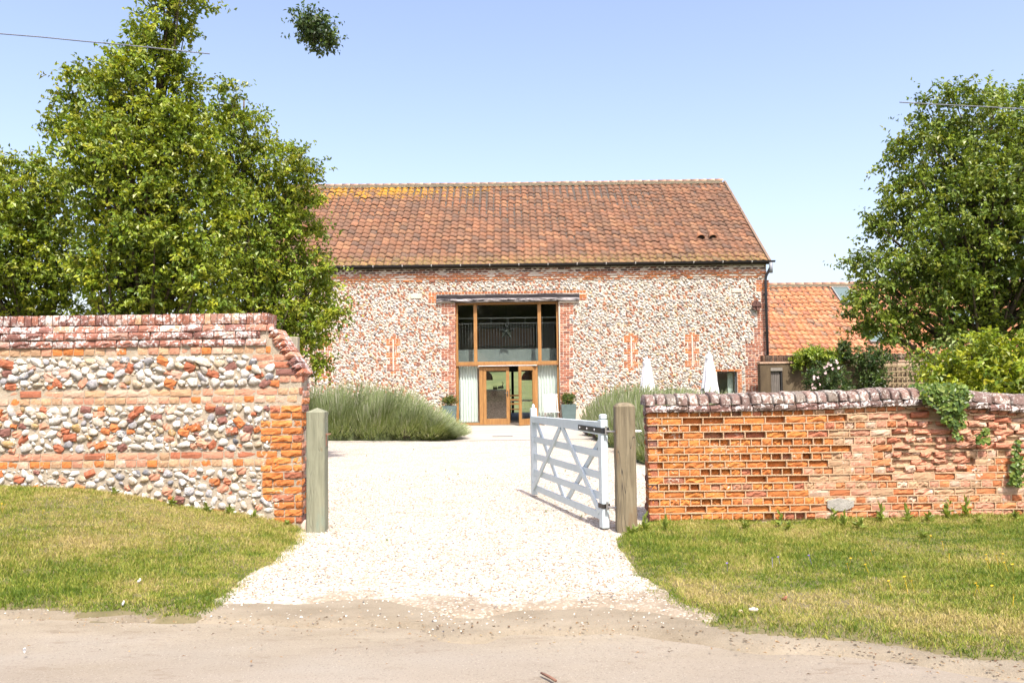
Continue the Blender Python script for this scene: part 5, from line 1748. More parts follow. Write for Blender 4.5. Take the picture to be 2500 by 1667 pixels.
def crown_points(poly, Y, crad, r, depth=.9, maxd=3.0, dens=1.0, tuft=0.0):
    """clump centres filling the solid whose outline is the traced one at distance Y"""
    W = np.array([at(u, v, Y)[[0, 2]] for u, v in poly])
    x0, z0 = W.min(0); x1, z1 = W.max(0)
    n = int(40 * (x1 - x0) * (z1 - z0) / crad ** 2)
    x = r.uniform(x0, x1, n); z = r.uniform(z0, z1, n); k = pip(x, z, W); x, z = x[k], z[k]
    e = edge_dist(x, z, W); dm = np.minimum(e * depth + .15, maxd); y = Y + r.uniform(-1, 1, len(x)) * dm
    keep = []; cell = {}; md = crad * .82 / dens
    for i in range(len(x)):
        if e[i] < crad * .30: continue
        # shell of the crown is what shows
        if abs(y[i] - Y) < dm[i] - crad * 2.2 and r.random() < .55: continue
        q = (int(x[i] / md), int(y[i] / md), int(z[i] / md)); ok = True
        for a in (-1, 0, 1):
            for b in (-1, 0, 1):
                for c in (-1, 0, 1):
                    for j in cell.get((q[0] + a, q[1] + b, q[2] + c), ()):
                        if (x[i] - x[j]) ** 2 + (y[i] - y[j]) ** 2 + (z[i] - z[j]) ** 2 < md * md: ok = False
        if ok: cell.setdefault(q, []).append(i); keep.append(i)
    keep = np.array(keep)
    cen = np.stack([x[keep], y[keep], z[keep]], 1); rad = crad * r.uniform(.6, 1.15, len(cen)); rad = np.minimum(rad, e[keep] * .9 + .12)
    return cen, rad, W


def branchwork(cen, foot, top, r, n, r0=.13, trunks=None):
    m = MB()
    foot = np.array(foot); top = np.array(top)
    ax = [foot + (top - foot) * f + np.array([.06 * math.sin(7 * f), .06 * math.cos(5 * f), 0]) * (f > 0) for f in np.linspace(0, 1, 9)]
    m.tube(ax, [r0 * (1.25 - 1.15 * f) for f in np.linspace(0, 1, 9)], 8)
    tr = m
    b = MB()
    sel = r.choice(len(cen), min(n, len(cen)), replace=False)
    for i in sel:
        c = cen[i]; f = np.clip((c[2] - foot[2]) / (top[2] - foot[2]) - .22, .12, .92)
        s = foot + (top - foot) * f
        q = s + (c - s) * .5 + np.array([0, 0, -.12 * np.linalg.norm(c - s) * .5]) + r.normal(0, .06, 3)
        rr = r0 * (1.15 - f) * .36 + .006
        b.tube([s, q, c], [rr, rr * .6, .005], 5, False)
    return tr, b

m_bark = mat_simple("bark", (.085, .065, .045), .95, 0, .35, 14, .6)
m_leaf = mat_leaf("tree_leaf", .30, .42, .4)
PEAR = [(.215, .27, .022), (.165, .225, .022), (.11, .17, .02), (.29, .325, .028), (.21, .225, .024)]
PEARW = [.34, .28, .18, .16, .04]

def tree(name, label, poly, Y, crad, foot, top, seed, pal=PEAR, pw=PEARW, leaf=.085, ntw=30, nlv=12, depth=.85, maxd=2.6, nb=60, dens=1.05, r0=.14, up=.35, cat='tree'):
    r = np.random.default_rng(seed)
    cen, rad, W = crown_points(poly, Y, crad, r, depth, maxd, dens)
    V, T, tint = clump_foliage(cen, rad, r, ntw, nlv, leaf, pal, pw, up)
    root = thing(name, label, cat, (foot[0], foot[1], foot[2]))
    tr, b = branchwork(cen, foot, top, r, nb, r0)
    wpart(tr.build('trunk', m_bark, None, True), root)
    wpart(b.build('branches', m_bark, None, True), root)
    o = link('crown', np_mesh('crown', V, T, m_leaf, tint)); o.color = (0, 0, 0, 1); wpart(o, root)
    return root

polyB = [(352, -150), (440, -170), (500, -40), (502, 8), (462, 55), (452, 100), (440, 140), (512, 158), (500, 195), (482, 215), (500, 250), (512, 300), (540, 350), (560, 470), (585, 600), (600, 740), (560, 800), (180, 800), (160, 700), (190, 560), (150, 470), (150, 400), (140, 370), (118, 335), (72, 300), (95, 288), (122, 296), (112, 262), (98, 246), (140, 252), (170, 235), (176, 200), (150, 172), (146, 150), (180, 148), (200, 140), (240, 155), (288, 132), (318, 112), (320, 92), (294, 70), (308, 56), (345, 62), (362, 30)]
polyC = [(545, 228), (575, 204), (600, 222), (628, 258), (655, 268), (672, 308), (676, 345), (690, 352), (704, 334), (742, 338), (748, 380), (762, 396), (800, 386), (778, 422), (756, 440), (785, 470), (770, 500), (775, 520), (812, 532), (806, 560), (780, 575), (818, 605), (800, 632), (828, 668), (812, 690), (858, 780), (820, 800), (795, 800), (805, 850), (790, 870), (808, 905), (780, 925), (768, 948), (745, 900), (705, 880), (690, 840), (640, 800), (520, 790), (490, 640), (500, 480), (505, 360), (520, 300)]
polyA = [(-140, 420), (-60, 385), (0, 368), (30, 362), (66, 360), (72, 380), (82, 402), (76, 372), (100, 372), (128, 384), (152, 392), (172, 440), (200, 520), (215, 640), (210, 800), (-140, 800)]
zg = .3
TB = tree('pear_tree', 'tallest yellow green tree behind the flint wall, its tip leaving the top of the photo', polyB, 13.6, .50, (at(330, 900, 13.9)[0], 13.9, zg - .1), tuple(at(425, -100, 13.7)), 31, nb=90, r0=.16)
TC = tree('pear_tree', 'smaller two spired tree reaching in front of the left end of the barn', polyC, 15.6, .52, (at(640, 930, 15.6)[0], 15.6, .05), tuple(at(590, 240, 15.6)), 32, leaf=.085, nb=80, r0=.14)
TA = tree('pear_tree', 'low spreading tree at the far left edge behind the flint wall', polyA, 14.8, .52, (at(60, 900, 14.9)[0], 14.9, zg), tuple(at(50, 420, 14.9)), 33, nb=70, r0=.13)
polyD = [(2232, 212), (2260, 202), (2300, 206), (2350, 200), (2420, 204), (2480, 198), (2560, 200), (2640, 260), (2690, 420), (2720, 620), (2700, 800), (2640, 850), (2560, 862), (2480, 838), (2420, 860), (2340, 856), (2250, 852), (2170, 852), (2115, 842), (2088, 812), (2070, 770), (2058, 735), (2068, 700), (2095, 676), (2078, 640), (2076, 606), (2098, 590), (2112, 566), (2082, 540), (2072, 515), (2100, 528), (2130, 516), (2152, 484), (2138, 462), (2134, 448), (2168, 452), (2172, 425), (2144, 396), (2142, 372), (2152, 350), (2182, 330), (2205, 326), (2210, 296), (2202, 262), (2212, 230)]
DGR = [(.165, .225, .03), (.125, .185, .028), (.21, .27, .034), (.085, .14, .024), (.25, .29, .04)]
TD = tree('pear_tree', 'tall dark green tree with dark trunk in front of the orange roof on the right', polyD, 15.0, .54, (at(2395, 950, 15.2)[0], 15.2, .0), tuple(at(2420, 220, 15.1)), 34, DGR, [.33, .25, .2, .12, .1], .085, 30, 12, .75, 2.4, 110, 1.0, .17)

# sprig of leaves alone in the sky, as in the photograph
polyS = [(722, 40), (745, 28), (775, 40), (800, 52), (812, 78), (826, 95), (818, 130), (795, 120), (775, 108), (770, 124), (745, 118), (735, 90), (722, 62)]
r_ = np.random.default_rng(40); cen, rad, W = crown_points(polyS, 13.6, .15, r_, .8, .3)
V, T, tint = clump_foliage(cen, rad * 1.1, r_, 8, 7, .075, [(.06, .10, .03), (.045, .075, .03), (.09, .14, .03)], [.4, .3, .3])
sp = thing('leafy_sprig', 'small ragged cluster of leaves alone in the blue sky right of the tallest tree', 'leaves', tuple(at(775, 120, 13.6)))
o = link('leaf_cluster', np_mesh('leaf_cluster', V, T, m_leaf, tint)); o.color = (0, 0, 0, 1); wpart(o, sp)
b = MB()
for c in cen: b.tube([at(772, 82, 13.6), c], [.006, .003], 4, False)
wpart(b.build('twig', m_bark), sp)

# trees across the lane, seen only mirrored in the barn's glass
for i, (x, y, s) in enumerate([(-17, -31, 1.0), (-12.5, -30, .95), (-9, -31.5, 1.1), (-5.5, -30, 1.0), (-2, -31.5, 1.05), (1.5, -30, 1.0), (5, -31, 1.1), (8.5, -30, 1.0), (12.5, -31, 1.05)]):
    c = copy_tree(TB if i % 2 else TC); c.location = (x, y, -.1); c.rotation_euler = (0, 0, 1.3 * i); c.scale = (s * 2.2, s * 1.8, s * 1.6)
    tag(c, 'tree across the lane mirrored in the barn windows', None, 'trees across the lane')

# ---- shrubs
m_shrub = mat_leaf("shrub_leaf", .35, .42, .4)
def shrub(name, label, cat, poly, Y, crad, leaf, pal, pw, seed, ntw=10, nlv=8, depth=.8, maxd=1.2, dens=1.0, up=.3, z=.02, stems=14, flowers=None):
    r = np.random.default_rng(seed); cen, rad, W = crown_points(poly, Y, crad, r, depth, maxd, dens)
    V, T, tint = clump_foliage(cen, rad, r, ntw, nlv, leaf, pal, pw, up)
    fx = W[:, 0].mean(); root = thing(name, label, cat, (fx, Y, z))
    b = MB()
    for i in r.choice(len(cen), min(stems, len(cen)), replace=False):
        f = np.array([fx + r.normal(0, .12), Y + r.normal(0, .1), z]); c = cen[i]
        b.tube([f, (f + c) / 2 + np.array([0, 0, .1]), c], [.016, .01, .004], 5, False)
    wpart(b.build('stems', m_bark, None, True), root)
    o = link('foliage', np_mesh('foliage', V, T, m_shrub, tint)); o.color = (0, 0, 0, 1); wpart(o, root)
    if flowers:
        n, fc, fs, fpoly = flowers
        Wf = np.array([at(u, v, Y)[[0, 2]] for u, v in fpoly]); k = 0
        fm = bpy.data.materials.get("petal_" + fc[0]) or mat_simple("petal_" + fc[0], fc[1], .7, 0, .1)
        while k < n:
            x, zz = r.uniform(Wf[:, 0].min(), Wf[:, 0].max()), r.uniform(Wf[:, 1].min(), Wf[:, 1].max())
            if not pip(np.array([x]), np.array([zz]), Wf)[0]: continue
            m = MB(); 
            for q in range(6):
                a = q * 1.047 + r.random(); m.raw([(0, 0, 0), (math.cos(a - .5) * fs, -.3 * fs, math.sin(a - .5) * fs), (math.cos(a) * fs * 1.25, -.2 * fs, math.sin(a) * fs * 1.25), (math.cos(a + .5) * fs, -.3 * fs, math.sin(a + .5) * fs)], [(0, 1, 2, 3)])
            fo = m.build('flower', fm); fo.location = (x, Y - .35 - r.random() * .35, zz); fo.rotation_euler = (r.normal(0, .4), 0, r.normal(0, .4)); wpart(fo, root); k += 1
    return root
YG = [(.26, .31, .025), (.19, .26, .025), (.33, .36, .03), (.12, .18, .02)]
shrub('golden_shrub', 'bright yellow green leafy shrub rising behind the brick wall at the right edge', 'shrub',
      [(2235, 902), (2262, 868), (2290, 850), (2330, 828), (2380, 812), (2430, 818), (2480, 824), (2540, 815), (2620, 850), (2660, 1000), (2640, 1100), (2250, 1100), (2255, 960), (2270, 935)], 11.5, .26, .085, YG, [.35, .25, .2, .2], 51, 10, 8, .8, 1.0)
shrub('wispy_shrub', 'paler feathery shrub stems reaching left of the yellow green shrub', 'shrub',
      [(2210, 895), (2240, 862), (2275, 848), (2310, 826), (2330, 800), (2400, 812), (2420, 850), (2330, 880), (2290, 960), (2270, 1000), (2255, 930)], 12.6, .2, .06, [(.20, .25, .06), (.15, .21, .05), (.10, .15, .03)], [.4, .35, .25], 52, 7, 7, .6, .5, .8)
DK = [(.045, .08, .02), (.03, .06, .016), (.08, .12, .03), (.10, .15, .035)]
shrub('rose_bush', 'dark rose bush with pale pink blooms before the rendered wall', 'shrub',
      [(1965, 980), (1972, 935), (1958, 915), (1985, 892), (2010, 880), (2045, 878), (2075, 905), (2080, 940), (2085, 1000), (1970, 1010)], 25.4, .30, .085, DK, [.35, .3, .2, .15], 53, 10, 8, .8, .6, 1.0,
      flowers=(18, ('pink', (.55, .40, .40)), .038, [(1968, 915), (1985, 893), (2012, 885), (2030, 880), (2040, 900), (2005, 905), (1990, 925), (1985, 960), (1962, 955)]))
shrub('climbing_rose', 'dark climbing plant spilling over the garden wall left of the trellis', 'climber',
      [(2092, 1000), (2096, 930), (2080, 880), (2090, 850), (2130, 845), (2170, 856), (2185, 880), (2160, 905), (2170, 935), (2150, 965), (2140, 1000)], 26.4, .28, .09, DK, [.3, .25, .25, .2], 54, 10, 8, .6, .45, 1.0)
shrub('wall_creeper', 'fresh green creeper lying along the coping of the garden wall near its door', 'climber',
      [(1935, 880), (1945, 858), (1975, 850), (2005, 846), (2030, 855), (2060, 868), (2062, 882), (2010, 885), (1975, 882), (1955, 892), (1945, 905)], 26.7, .20, .10, [(.20, .27, .03), (.14, .21, .03), (.27, .33, .04)], [.4, .3, .3], 55, 9, 7, .7, .3, 1.0, z=2.0)
shrub('young_climber', 'thin leafy shoots rising above the garden wall coping in front of the orange roof', 'climber',
      [(2042, 880), (2045, 850), (2058, 828), (2072, 838), (2078, 860), (2085, 882)], 26.7, .16, .09, DK, [.3, .2, .3, .2], 56, 7, 6, .6, .25, 1.0, z=2.0)

# ---- ivy on the brick wall
def ivy():
    r = np.random.default_rng(60)
    root = thing('ivy', 'green ivy creeping over the coping and down the right brick wall', 'ivy', (at(2300, 1000, 8.55)[0], 8.55, 0))
    P = []; 
    for poly, n in (([(2240, 955), (2262, 948), (2300, 949), (2345, 947), (2362, 960), (2358, 980), (2345, 998), (2352, 1015), (2348, 1038), (2325, 1048), (2305, 1030), (2292, 1015), (2285, 990), (2262, 985), (2248, 975)], 640),
                    ([(2385, 1065), (2400, 1042), (2410, 1050), (2412, 1078), (2395, 1080), (2370, 1075)], 60), ([(2330, 1050), (2345, 1066), (2335, 1072), (2325, 1060)], 24),
                    ([(2472, 1080), (2486, 1078), (2490, 1120), (2500, 1140), (2490, 1185), (2462, 1185), (2468, 1150), (2474, 1120)], 170)):
        W = np.array(poly, float); k = 0
        while k < n:
            u, v = r.uniform(W[:, 0].min(), W[:, 0].max()), r.uniform(W[:, 1].min(), W[:, 1].max())
            if not pip(np.array([u]), np.array([v]), W)[0]: continue
            q = at(u, v, 8.56)
            d = 0.0 if q[2] < 1.25 else 0
            P.append((q[0], 8.56 - r.uniform(0, .05) - (.03 if q[2] > 1.12 else 0), q[2])); k += 1
    # over the top of the coping
    for _ in range(240):
        q = at(r.uniform(2245, 2360), 950, 8.6); P.append((q[0], 8.56 + r.uniform(0, .3), 1.365 + r.uniform(0, .03)))
    P = np.array(P); n = len(P)
    D = r.normal(0, 1, (n, 3)) * np.array([1, .25, 1]); D[:, 2] -= .5
    Nn = np.tile(np.array([0, -1.0, .45]), (n, 1)) + r.normal(0, .35, (n, 3))
    L = r.uniform(.030, .062, n); pal = np.array([(.10, .17, .03), (.16, .23, .04), (.06, .11, .025), (.22, .28, .06)])
    tint = pal[r.choice(4, n, p=[.35, .3, .2, .15])] * r.uniform(.8, 1.2, (n, 1))
    V, T, tt = leaves(P, D, Nn, L, L * .9, tint, r, .12)
    o = link('foliage', np_mesh('foliage', V, T, m_shrub, tt)); o.color = (0, 0, 0, 1); wpart(o, root)
    b = MB()
    for pts in ([(2300, 950), (2315, 1000), (2330, 1046)], [(2330, 1048), (2360, 1072), (2402, 1050)], [(2480, 1080), (2484, 1130), (2474, 1182)]):
        b.tube([at(u, v, 8.57) for u, v in pts], .004, 5)
    wpart(b.build('stems', m_bark), root)
ivy()

# ---- lavender
def lavender(label, mounds, seed, per=4200):
    r = np.random.default_rng(seed); root = thing('lavender', label, 'lavender', (mounds[0][0], mounds[0][1], 0))
    Vs, Qs, Ts = [], [], []; off = 0
    m_l = bpy.data.materials.get("lavender_stem") or mat_leaf("lavender_stem", .3, .6, .3)
    for (cx, cy, rx, ry, h) in mounds:
        # foliage cushion under the stems
        for kind, n in (('stem', per), ('leaf', int(per * 1.3))):
            a = r.uniform(0, 2 * np.pi, n); q = np.sqrt(r.random(n)); el = np.arccos(1 - r.random(n) * .97)
            dx, dy, dz = np.cos(a) * np.sin(el), np.sin(a) * np.sin(el), np.cos(el)
            S = np.stack([cx + dx * rx * .88, cy + dy * ry * .88, dz * h * .62 + .02], 1)
            if kind == 'stem':
                base = np.stack([cx + dx * rx * .35, cy + dy * ry * .35, np.full(n, .05) + dz * h * .2], 1)
                tip = S + np.stack([dx * .20, dy * .20, .20 * h + dz * h * .28 + 0 * dx], 1) * r.uniform(.25, 1.5, (n, 1)) + r.normal(0, .04, (n, 3)) + np.stack([np.full(n, .12), np.full(n, -.02), np.zeros(n)], 1)
                w = r.uniform(.006, .014, n)
                g = r.random((n, 1)); col = np.where(g < .55, (.20, .25, .11), np.where(g < .85, (.28, .32, .18), (.37, .38, .29))) * r.uniform(.8, 1.2, (n, 1))
                side = np.stack([-np.sin(a + 1), np.cos(a + 1), 0 * a], 1) * w[:, None]
                mid = base * .35 + S * .65 + np.stack([0 * a, 0 * a, np.full(n, .06)], 1)
                pts = [base, mid, S * .5 + tip * .5, tip]; ww = [.6, .9, .9, 1.3]
            else:
                L = r.uniform(.06, .15, n)[:, None]; base = S * 1.0 - np.stack([dx, dy, dz], 1) * .08 * r.random((n, 1))
                base[:, 2] = np.maximum(base[:, 2], .015)
                dirv = np.stack([dx * .7, dy * .7, .5 + dz * .5], 1) + r.normal(0, .45, (n, 3)); dirv[:, 2] = np.abs(dirv[:, 2])
                tip = base + dirv / np.linalg.norm(dirv, axis=1, keepdims=True) * L
                low = (base[:, 2] < h * .32)[:, None]; g = r.random((n, 1)); dead = (np.sin(cx * 5 + dx * 6 + dy * 3) + np.sin(dx * 9 + cy * 3) > 1.05)[:, None]
                col = np.where(low & dead, (.10, .065, .075), np.where(g < .5, (.18, .235, .06), np.where(g < .8, (.105, .155, .045), (.26, .30, .11)))) * r.uniform(.8, 1.2, (n, 1))
                w = r.uniform(.008, .016, n); side = np.stack([-np.sin(a + 1.2), np.cos(a + 1.2), 0 * a], 1) * w[:, None]
                pts = [base, base * .5 + tip * .5, tip]; ww = [.7, 1.0, .25]
            k = len(pts); V = np.stack([x for p_, f in zip(pts, ww) for x in (p_ - side * f * .5, p_ + side * f * .5)], 1).reshape(-1, 3)
            b = np.arange(n)[:, None] * (2 * k) + off
            for j in range(k - 1): Qs.append(np.concatenate([b + 2 * j, b + 2 * j + 1, b + 2 * j + 3, b + 2 * j + 2], 1))
            Vs.append(V); Ts.append(np.repeat(col, 2 * k, 0)); off += len(V)
    o = link('stems_and_foliage', np_mesh('stems_and_foliage', np.vstack(Vs), np.vstack(Qs), m_l, np.vstack(Ts))); o.color = (0, 0, 0, 1); wpart(o, root)
    c = MB()
    for (cx, cy, rx, ry, h) in mounds: c.lathe([(.86, 0), (.80, .22), (.62, .42), (.35, .54), (0, .58)], (0, 0, 0), 18)
    V = []; i = 0
    for (cx, cy, rx, ry, h) in mounds:
        for j in range(5 * 18):
            x, y, z = c.V[i]; V.append((cx + x * rx, cy + y * ry, z * h)); i += 1
    c.V = V
    wpart(c.build('inner_bush', mat_simple("lavender_inner", (.06, .075, .03), 1, 0, .4, 9), None, True), root)
    return root
lavender('broad grey green lavender bed left of the doorway', [(-5.6, 22.6, 1.3, 1.3, 1.15), (-4.35, 22.5, 1.25, 1.35, 1.22), (-3.4, 22.2, 1.1, 1.25, 1.1), (-2.6, 21.9, .85, 1.0, .74), (-7.0, 22.8, 1.3, 1.3, 1.1), (-2.0, 21.6, .6, .75, .42)], 71)
lavender('grey green lavender bed running from the barn towards the brown gate post', [(2.62, 22.2, .78, 1.0, .85), (2.8, 20.6, .9, 1.2, 1.08), (2.85, 18.7, .95, 1.2, 1.05), (3.0, 16.8, .95, 1.15, 1.05), (3.05, 14.9, .95, 1.15, 1.0), (4.1, 21.3, 1.0, 1.0, .95), (5.2, 21.5, .9, .9, .9), (3.9, 19.6, .9, 1.0, .95)], 72)

# ---- planters
def planter(u, label, seed):
    P = at(u, 1040, YB - .4); o = thing('planter', label, 'planter', (P[0], YB - .40, .008), 0, 'box plants in pots beside the doorway')
    h = .70; m = MB(); a, b = .20, .245
    V = [(-a, -a, 0), (a, -a, 0), (a, a, 0), (-a, a, 0), (-b, -b, h), (b, -b, h), (b, b, h), (-b, b, h), (-b + .02, -b + .02, h), (b - .02, -b + .02, h), (b - .02, b - .02, h), (-b + .02, b - .02, h), (-b + .03, -b + .03, h - .06), (b - .03, -b + .03, h - .06), (b - .03, b - .03, h - .06), (-b + .03, b - .03, h - .06)]
    Fs = [(0, 3, 2, 1)]
    for s in (0, 4, 8):
        for k in range(4): Fs.append((s + k, s + (k + 1) % 4, s + 4 + (k + 1) % 4, s + 4 + k))
    Fs.append((12, 13, 14, 15))
    m.raw(V, Fs).build('pot', bpy.data.materials.get("grey_green_pot") or mat_simple("grey_green_pot", (.085, .125, .12), .5, 0, .1, 5), o)
    r = np.random.default_rng(seed); n = 26
    cen = r.normal(0, 1, (n, 3)); cen = cen / np.linalg.norm(cen, axis=1, keepdims=True) * r.uniform(.3, 1, (n, 1)) * np.array([.25, .25, .14]) + np.array([0, 0, h + .17])
    V, T, tint = clump_foliage(cen, np.full(n, .12), r, 18, 6, .04, [(.07, .11, .02), (.11, .15, .025), (.17, .14, .03), (.045, .08, .018)], [.4, .25, .15, .2])
    f = link('foliage', np_mesh('foliage', V, T, m_shrub, tint), o); f.color = (0, 0, 0, 1)
    MB().tube([(0, 0, h - .07), (0, 0, h + .12)], .02, 6).build('stem', m_bark, o)
planter(1097, 'tapered grey green pot with clipped box plant left of the doorway', 81)
planter(1389, 'tapered grey green pot with clipped box plant right of the doorway', 82)

# ---- weeds at wall feet and on the gravel
def weed_mesh(seed, n, L, upr):
    r = np.random.default_rng(seed); D = r.normal(0, 1, (n, 3)); D[:, 2] = np.abs(D[:, 2]) * upr + .15
    C = r.normal(0, .014, (n, 3)); C[:, 2] = np.abs(C[:, 2]) * (1 + 2.5 * upr)
    ln = L * r.uniform(.5, 1.2, n)
    V, T, tint = leaves(C, D, np.tile([0, -.3, 1.0], (n, 1)) + r.normal(0, .3, (n, 3)), ln, ln * r.uniform(.25, .45, n), np.clip(np.array([(.20, .26, .05)]) * r.uniform(.7, 1.35, (n, 1)), 0, 1), r)
    return np_mesh('weed', V, T, m_shrub, tint)
WM = [weed_mesh(90 + i, 30, .11, .9) for i in range(3)] + [weed_mesh(95 + i, 26, .15, 2.2) for i in range(3)]
def weed(x, y, z, k, s, label, group):
    o = bpy.data.objects.new('weed', WM[k]); COL.objects.link(o); o.location = (x, y, z); s *= .6; o.scale = (s, s, s); o.rotation_euler = (0, 0, x * 7); o.color = (0, 0, 0, 1)
    tag(o, label, 'weed', group)
ORD = 'first second third fourth fifth sixth seventh eighth ninth tenth eleventh twelfth thirteenth fourteenth fifteenth sixteenth seventeenth eighteenth'.split()
for wi, (u, v, k, s) in enumerate(sorted([(1550, 1292, 0, 1.0), (1575, 1288, 3, .9), (1535, 1290, 1, .9), (1625, 1284, 4, .8), (1820, 1277, 0, 1.0), (1905, 1272, 3, .8), (1925, 1280, 1, 1.0), (2035, 1262, 5, .9), (2060, 1270, 4, .9), (2098, 1276, 1, 1.2), (2150, 1263, 3, 1.0), (2215, 1262, 4, 1.0), (2268, 1264, 0, 1.2), (2316, 1258, 5, 1.1), (2358, 1256, 3, 1.1), (2480, 1264, 1, 1.1), (2255, 1300, 0, .9), (2390, 1268, 2, .8)])):
    q = gnd(u, v, .07); weed(q[0], min(q[1], 8.53), float(zR(np.array([[q[0]]]), np.array([[min(q[1], 8.53)]]))[0, 0]), k, s, ORD[wi] + ' green weed from the brown gate post along the foot of the brick wall', 'weeds along the brick wall')
for wi, (u, v, k, s) in enumerate([(280, 1200, 1, .9), (420, 1222, 0, 1.0), (505, 1240, 2, 1.0), (560, 1252, 0, 1.1), (620, 1268, 1, .9), (700, 1290, 0, .8)]):
    x = at(u, v, 8.5)[0]; weed(x, 8.5, float(zL(np.array([[x]]), np.array([[8.5]]))[0, 0]), k, s, ORD[wi] + ' low green weed from the left along the foot of the flint wall', 'weeds along the flint wall')
for (u, v) in [(895, 1113), (945, 1320), (1040, 1152), (1088, 1148), (1118, 1158), (1190, 1168), (870, 1165), (1380, 1150), (1420, 1262), (1010, 1098), (912, 1080), (1333, 1250)]:
    q = gnd(u, v); weed(q[0], q[1], 0.0, int(u) % 3, .26, 'tiny weed sprouting in the open gravel', 'weeds in the gravel')
# yellow and violet wild flowers in the verges
def flower_mesh(col, s):
    m = MB()
    for k in range(7):
        a = k * .9; m.raw([(0, 0, .0), (s * math.cos(a - .4), s * math.sin(a - .4), .006), (s * 1.3 * math.cos(a), s * 1.3 * math.sin(a), .004), (s * math.cos(a + .4), s * math.sin(a + .4), .006)], [(0, 1, 2, 3)])
    m.tube([(0, 0, -.07), (0, 0, 0)], .0012, 3, False)
    return m.mesh('wild_flower', col)
fy = flower_mesh(mat_simple("yellow_petal", (.60, .40, .01), .6), .008); fv = flower_mesh(mat_simple("violet_petal", (.16, .10, .38), .6), .008)
for (u, v, me) in [(2272, 1308, fy), (2125, 1344, fy), (2077, 1363, fy), (2068, 1376, fy), (2113, 1378, fy), (2208, 1408, fy), (2225, 1418, fy), (2212, 1424, fy), (2170, 1418, fy), (2300, 1322, fy), (2318, 1352, fy), (2408, 1354, fy), (2432, 1356, fy), (2448, 1352, fy), (2472, 1378, fy), (2383, 1424, fy), (2386, 1430, fy), (2422, 1430, fy), (2475, 1452, fy), (2408, 1365, fy), (2452, 1373, fy), (1775, 1375, fv), (1885, 1362, fv), (1900, 1360, fv), (1975, 1356, fv)]:
    q = gnd(u, v, .09); o = bpy.data.objects.new('wild_flower', me); COL.objects.link(o); o.location = q; o.rotation_euler = (-.3, .1, u)
    tag(o, ('yellow' if me == fy else 'tiny violet') + ' wild flower in the right hand grass verge', 'flower', ('yellow' if me == fy else 'violet') + ' flowers in the right verge')
for (u, v) in [(4, 1230), (12, 1232), (106, 1246), (238, 1281), (248, 1282), (256, 1280), (268, 1284), (395, 1283), (318, 1268), (402, 1273)]:
    X = at(u, v, 7.7)[0]; Yy = 7.7 - (v - 1235) * .012
    for _ in range(3):
        zz = float(zL(np.array([[X]]), np.array([[Yy]]))[0, 0]) + .05; d = ray(u, v); Yy = (zz - CAM_Z) / d[2] * d[1]; X = d[0] / d[1] * Yy
    o = bpy.data.objects.new('wild_flower', fy); COL.objects.link(o); o.location = (X, Yy, zz); o.rotation_euler = (-.3, .1, u)
    tag(o, 'yellow wild flower in the grass bank below the flint wall', 'flower', 'yellow flowers in the left bank')

# ---- cables
def cable(label, pts, Y0, Y1):
    P = [at(u, v, Y0 + (Y1 - Y0) * i / (len(pts) - 1)) for i, (u, v) in enumerate(pts)]
    o = MB().tube(P, .0075, 6).build('overhead_cable', mat_simple("cable_grey", (.12, .13, .16), .6)); tag(o, label, 'cable')
cable('dark overhead cable crossing the sky and ending by the tallest tree', [(-900, 20), (-400, 50), (0, 83), (100, 91), (200, 101), (300, 110), (400, 120), (470, 128), (512, 132)], 10.6, 10.9)
cable('dark overhead cable crossing the top of the right hand tree', [(2196, 250), (2260, 254), (2340, 258), (2420, 262), (2500, 267), (2700, 278), (3200, 300)], 11.5, 11.4)

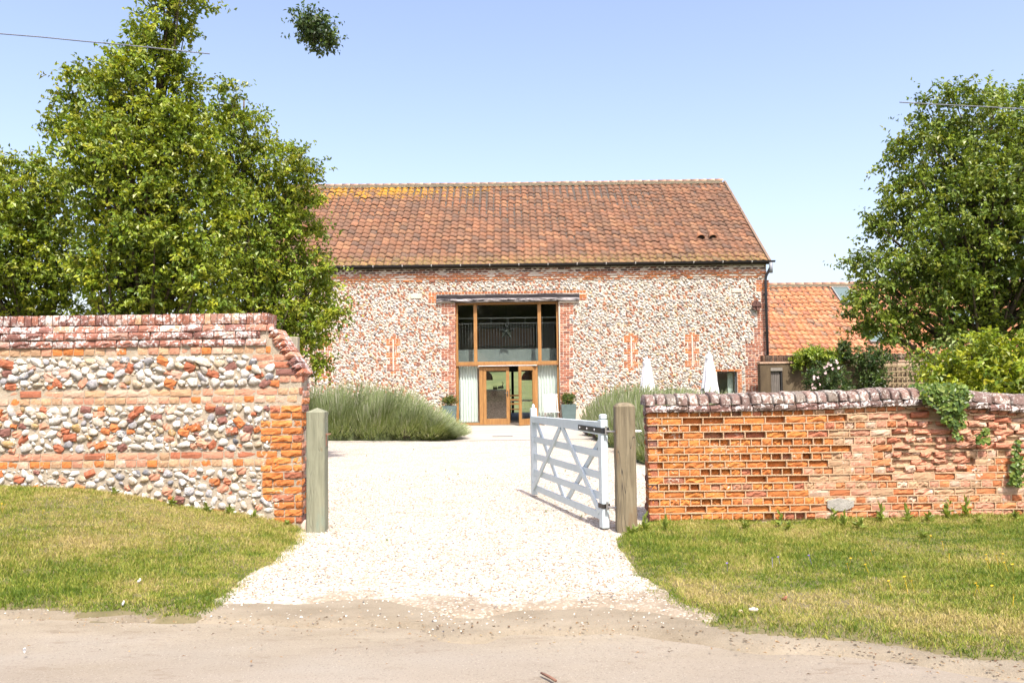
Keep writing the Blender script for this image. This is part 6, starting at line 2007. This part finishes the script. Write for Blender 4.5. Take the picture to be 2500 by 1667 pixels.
# ---- small things on the ground
q0, q1 = gnd(1321, 1631, .0), gnd(1357, 1650, .0)
st = MB(); st.tube([q0 + [0, 0, -.022], q0 * .6 + q1 * .4 + [0.01, -.008, -.022], q1 + [0, 0, -.022]], [.006, .008, .007], 7)
o = st.build('twig', mat_simple("twig_brown", (.17, .09, .06), .9), None, True); tag(o, 'brown bent twig lying on the road at the bottom', 'twig')
kst = [np_mesh('stone', *((lambda a: (a[0] * np.array([1, 1, .7]), [a[1], a[2]]))(tri_arrays(*flint_vf(_r)))), mat_piece("stone_tone", nscale=30), None, True) for _ in range(4)]
for i, (u, v, s, c, lab) in enumerate([(1840, 1486, .022, (.62, .56, .48), 'rounded pale stone in the dry grass of the right verge'), (1808, 1490, .018, (.55, .42, .30), 'flat tan stone left of the pale stone in the verge'), (1914, 1460, .02, (.36, .17, .10), 'reddish stone in the dry right verge grass'),
                                      (339, 1433, .016, (.70, .70, .70), 'small white chip lying in the left grass bank'), (300, 1482, .013, (.66, .66, .66), 'white chip at the edge of the left grass bank'), (60, 1586, .011, (.7, .7, .7), 'white chip on the road at lower left'),
                                      (742, 1290, .07, (.50, .40, .32), 'pale stone wedged between flint wall end and green post')]):
    q = gnd(u, v, 0.03 if v < 1550 and u > 1500 else 0.0); o = bpy.data.objects.new('stone', kst[i % 4]); COL.objects.link(o)
    if u < 400 and v < 1500: q[2] = float(zL(np.array([[q[0]]]), np.array([[q[1]]]))[0, 0]) + .03
    o.location = q; o.rotation_euler = (1.57 * (s < .03), .3 * i, i); o.scale = (s * 1.4, s, s); o.color = (*c, 1)
    tag(o, lab, 'stone')
def litter():
    r = np.random.default_rng(99); n = 700
    u = r.uniform(0, 2500, n); base = np.interp(u, [0, 480, 1050, 1600, 2000, 2500], [1500, 1515, 1530, 1525, 1580, 1630]); v = base + r.normal(0, 14, n) + (r.random(n) < .2) * r.uniform(0, 80, n)
    P = np.array([gnd(a, b, -.012) for a, b in zip(u, v)]); L = r.uniform(.008, .03, n)
    pal = np.array([(.16, .09, .05), (.28, .18, .10), (.10, .07, .05), (.38, .29, .18)])
    V, T, t = leaves(P, r.normal(0, 1, (n, 3)) * np.array([1, 1, .12]), np.tile([0, 0, 1.0], (n, 1)), L, L * r.uniform(.2, .6, n), pal[r.choice(4, n)], r)
    o = link('leaf_litter', np_mesh('leaf_litter', V, T, m_shrub, t), kind='stuff'); o.color = (0, 0, 0, 1)
    tag(o, 'dry brown leaf scraps along the edge of the road', 'leaf litter')
litter()
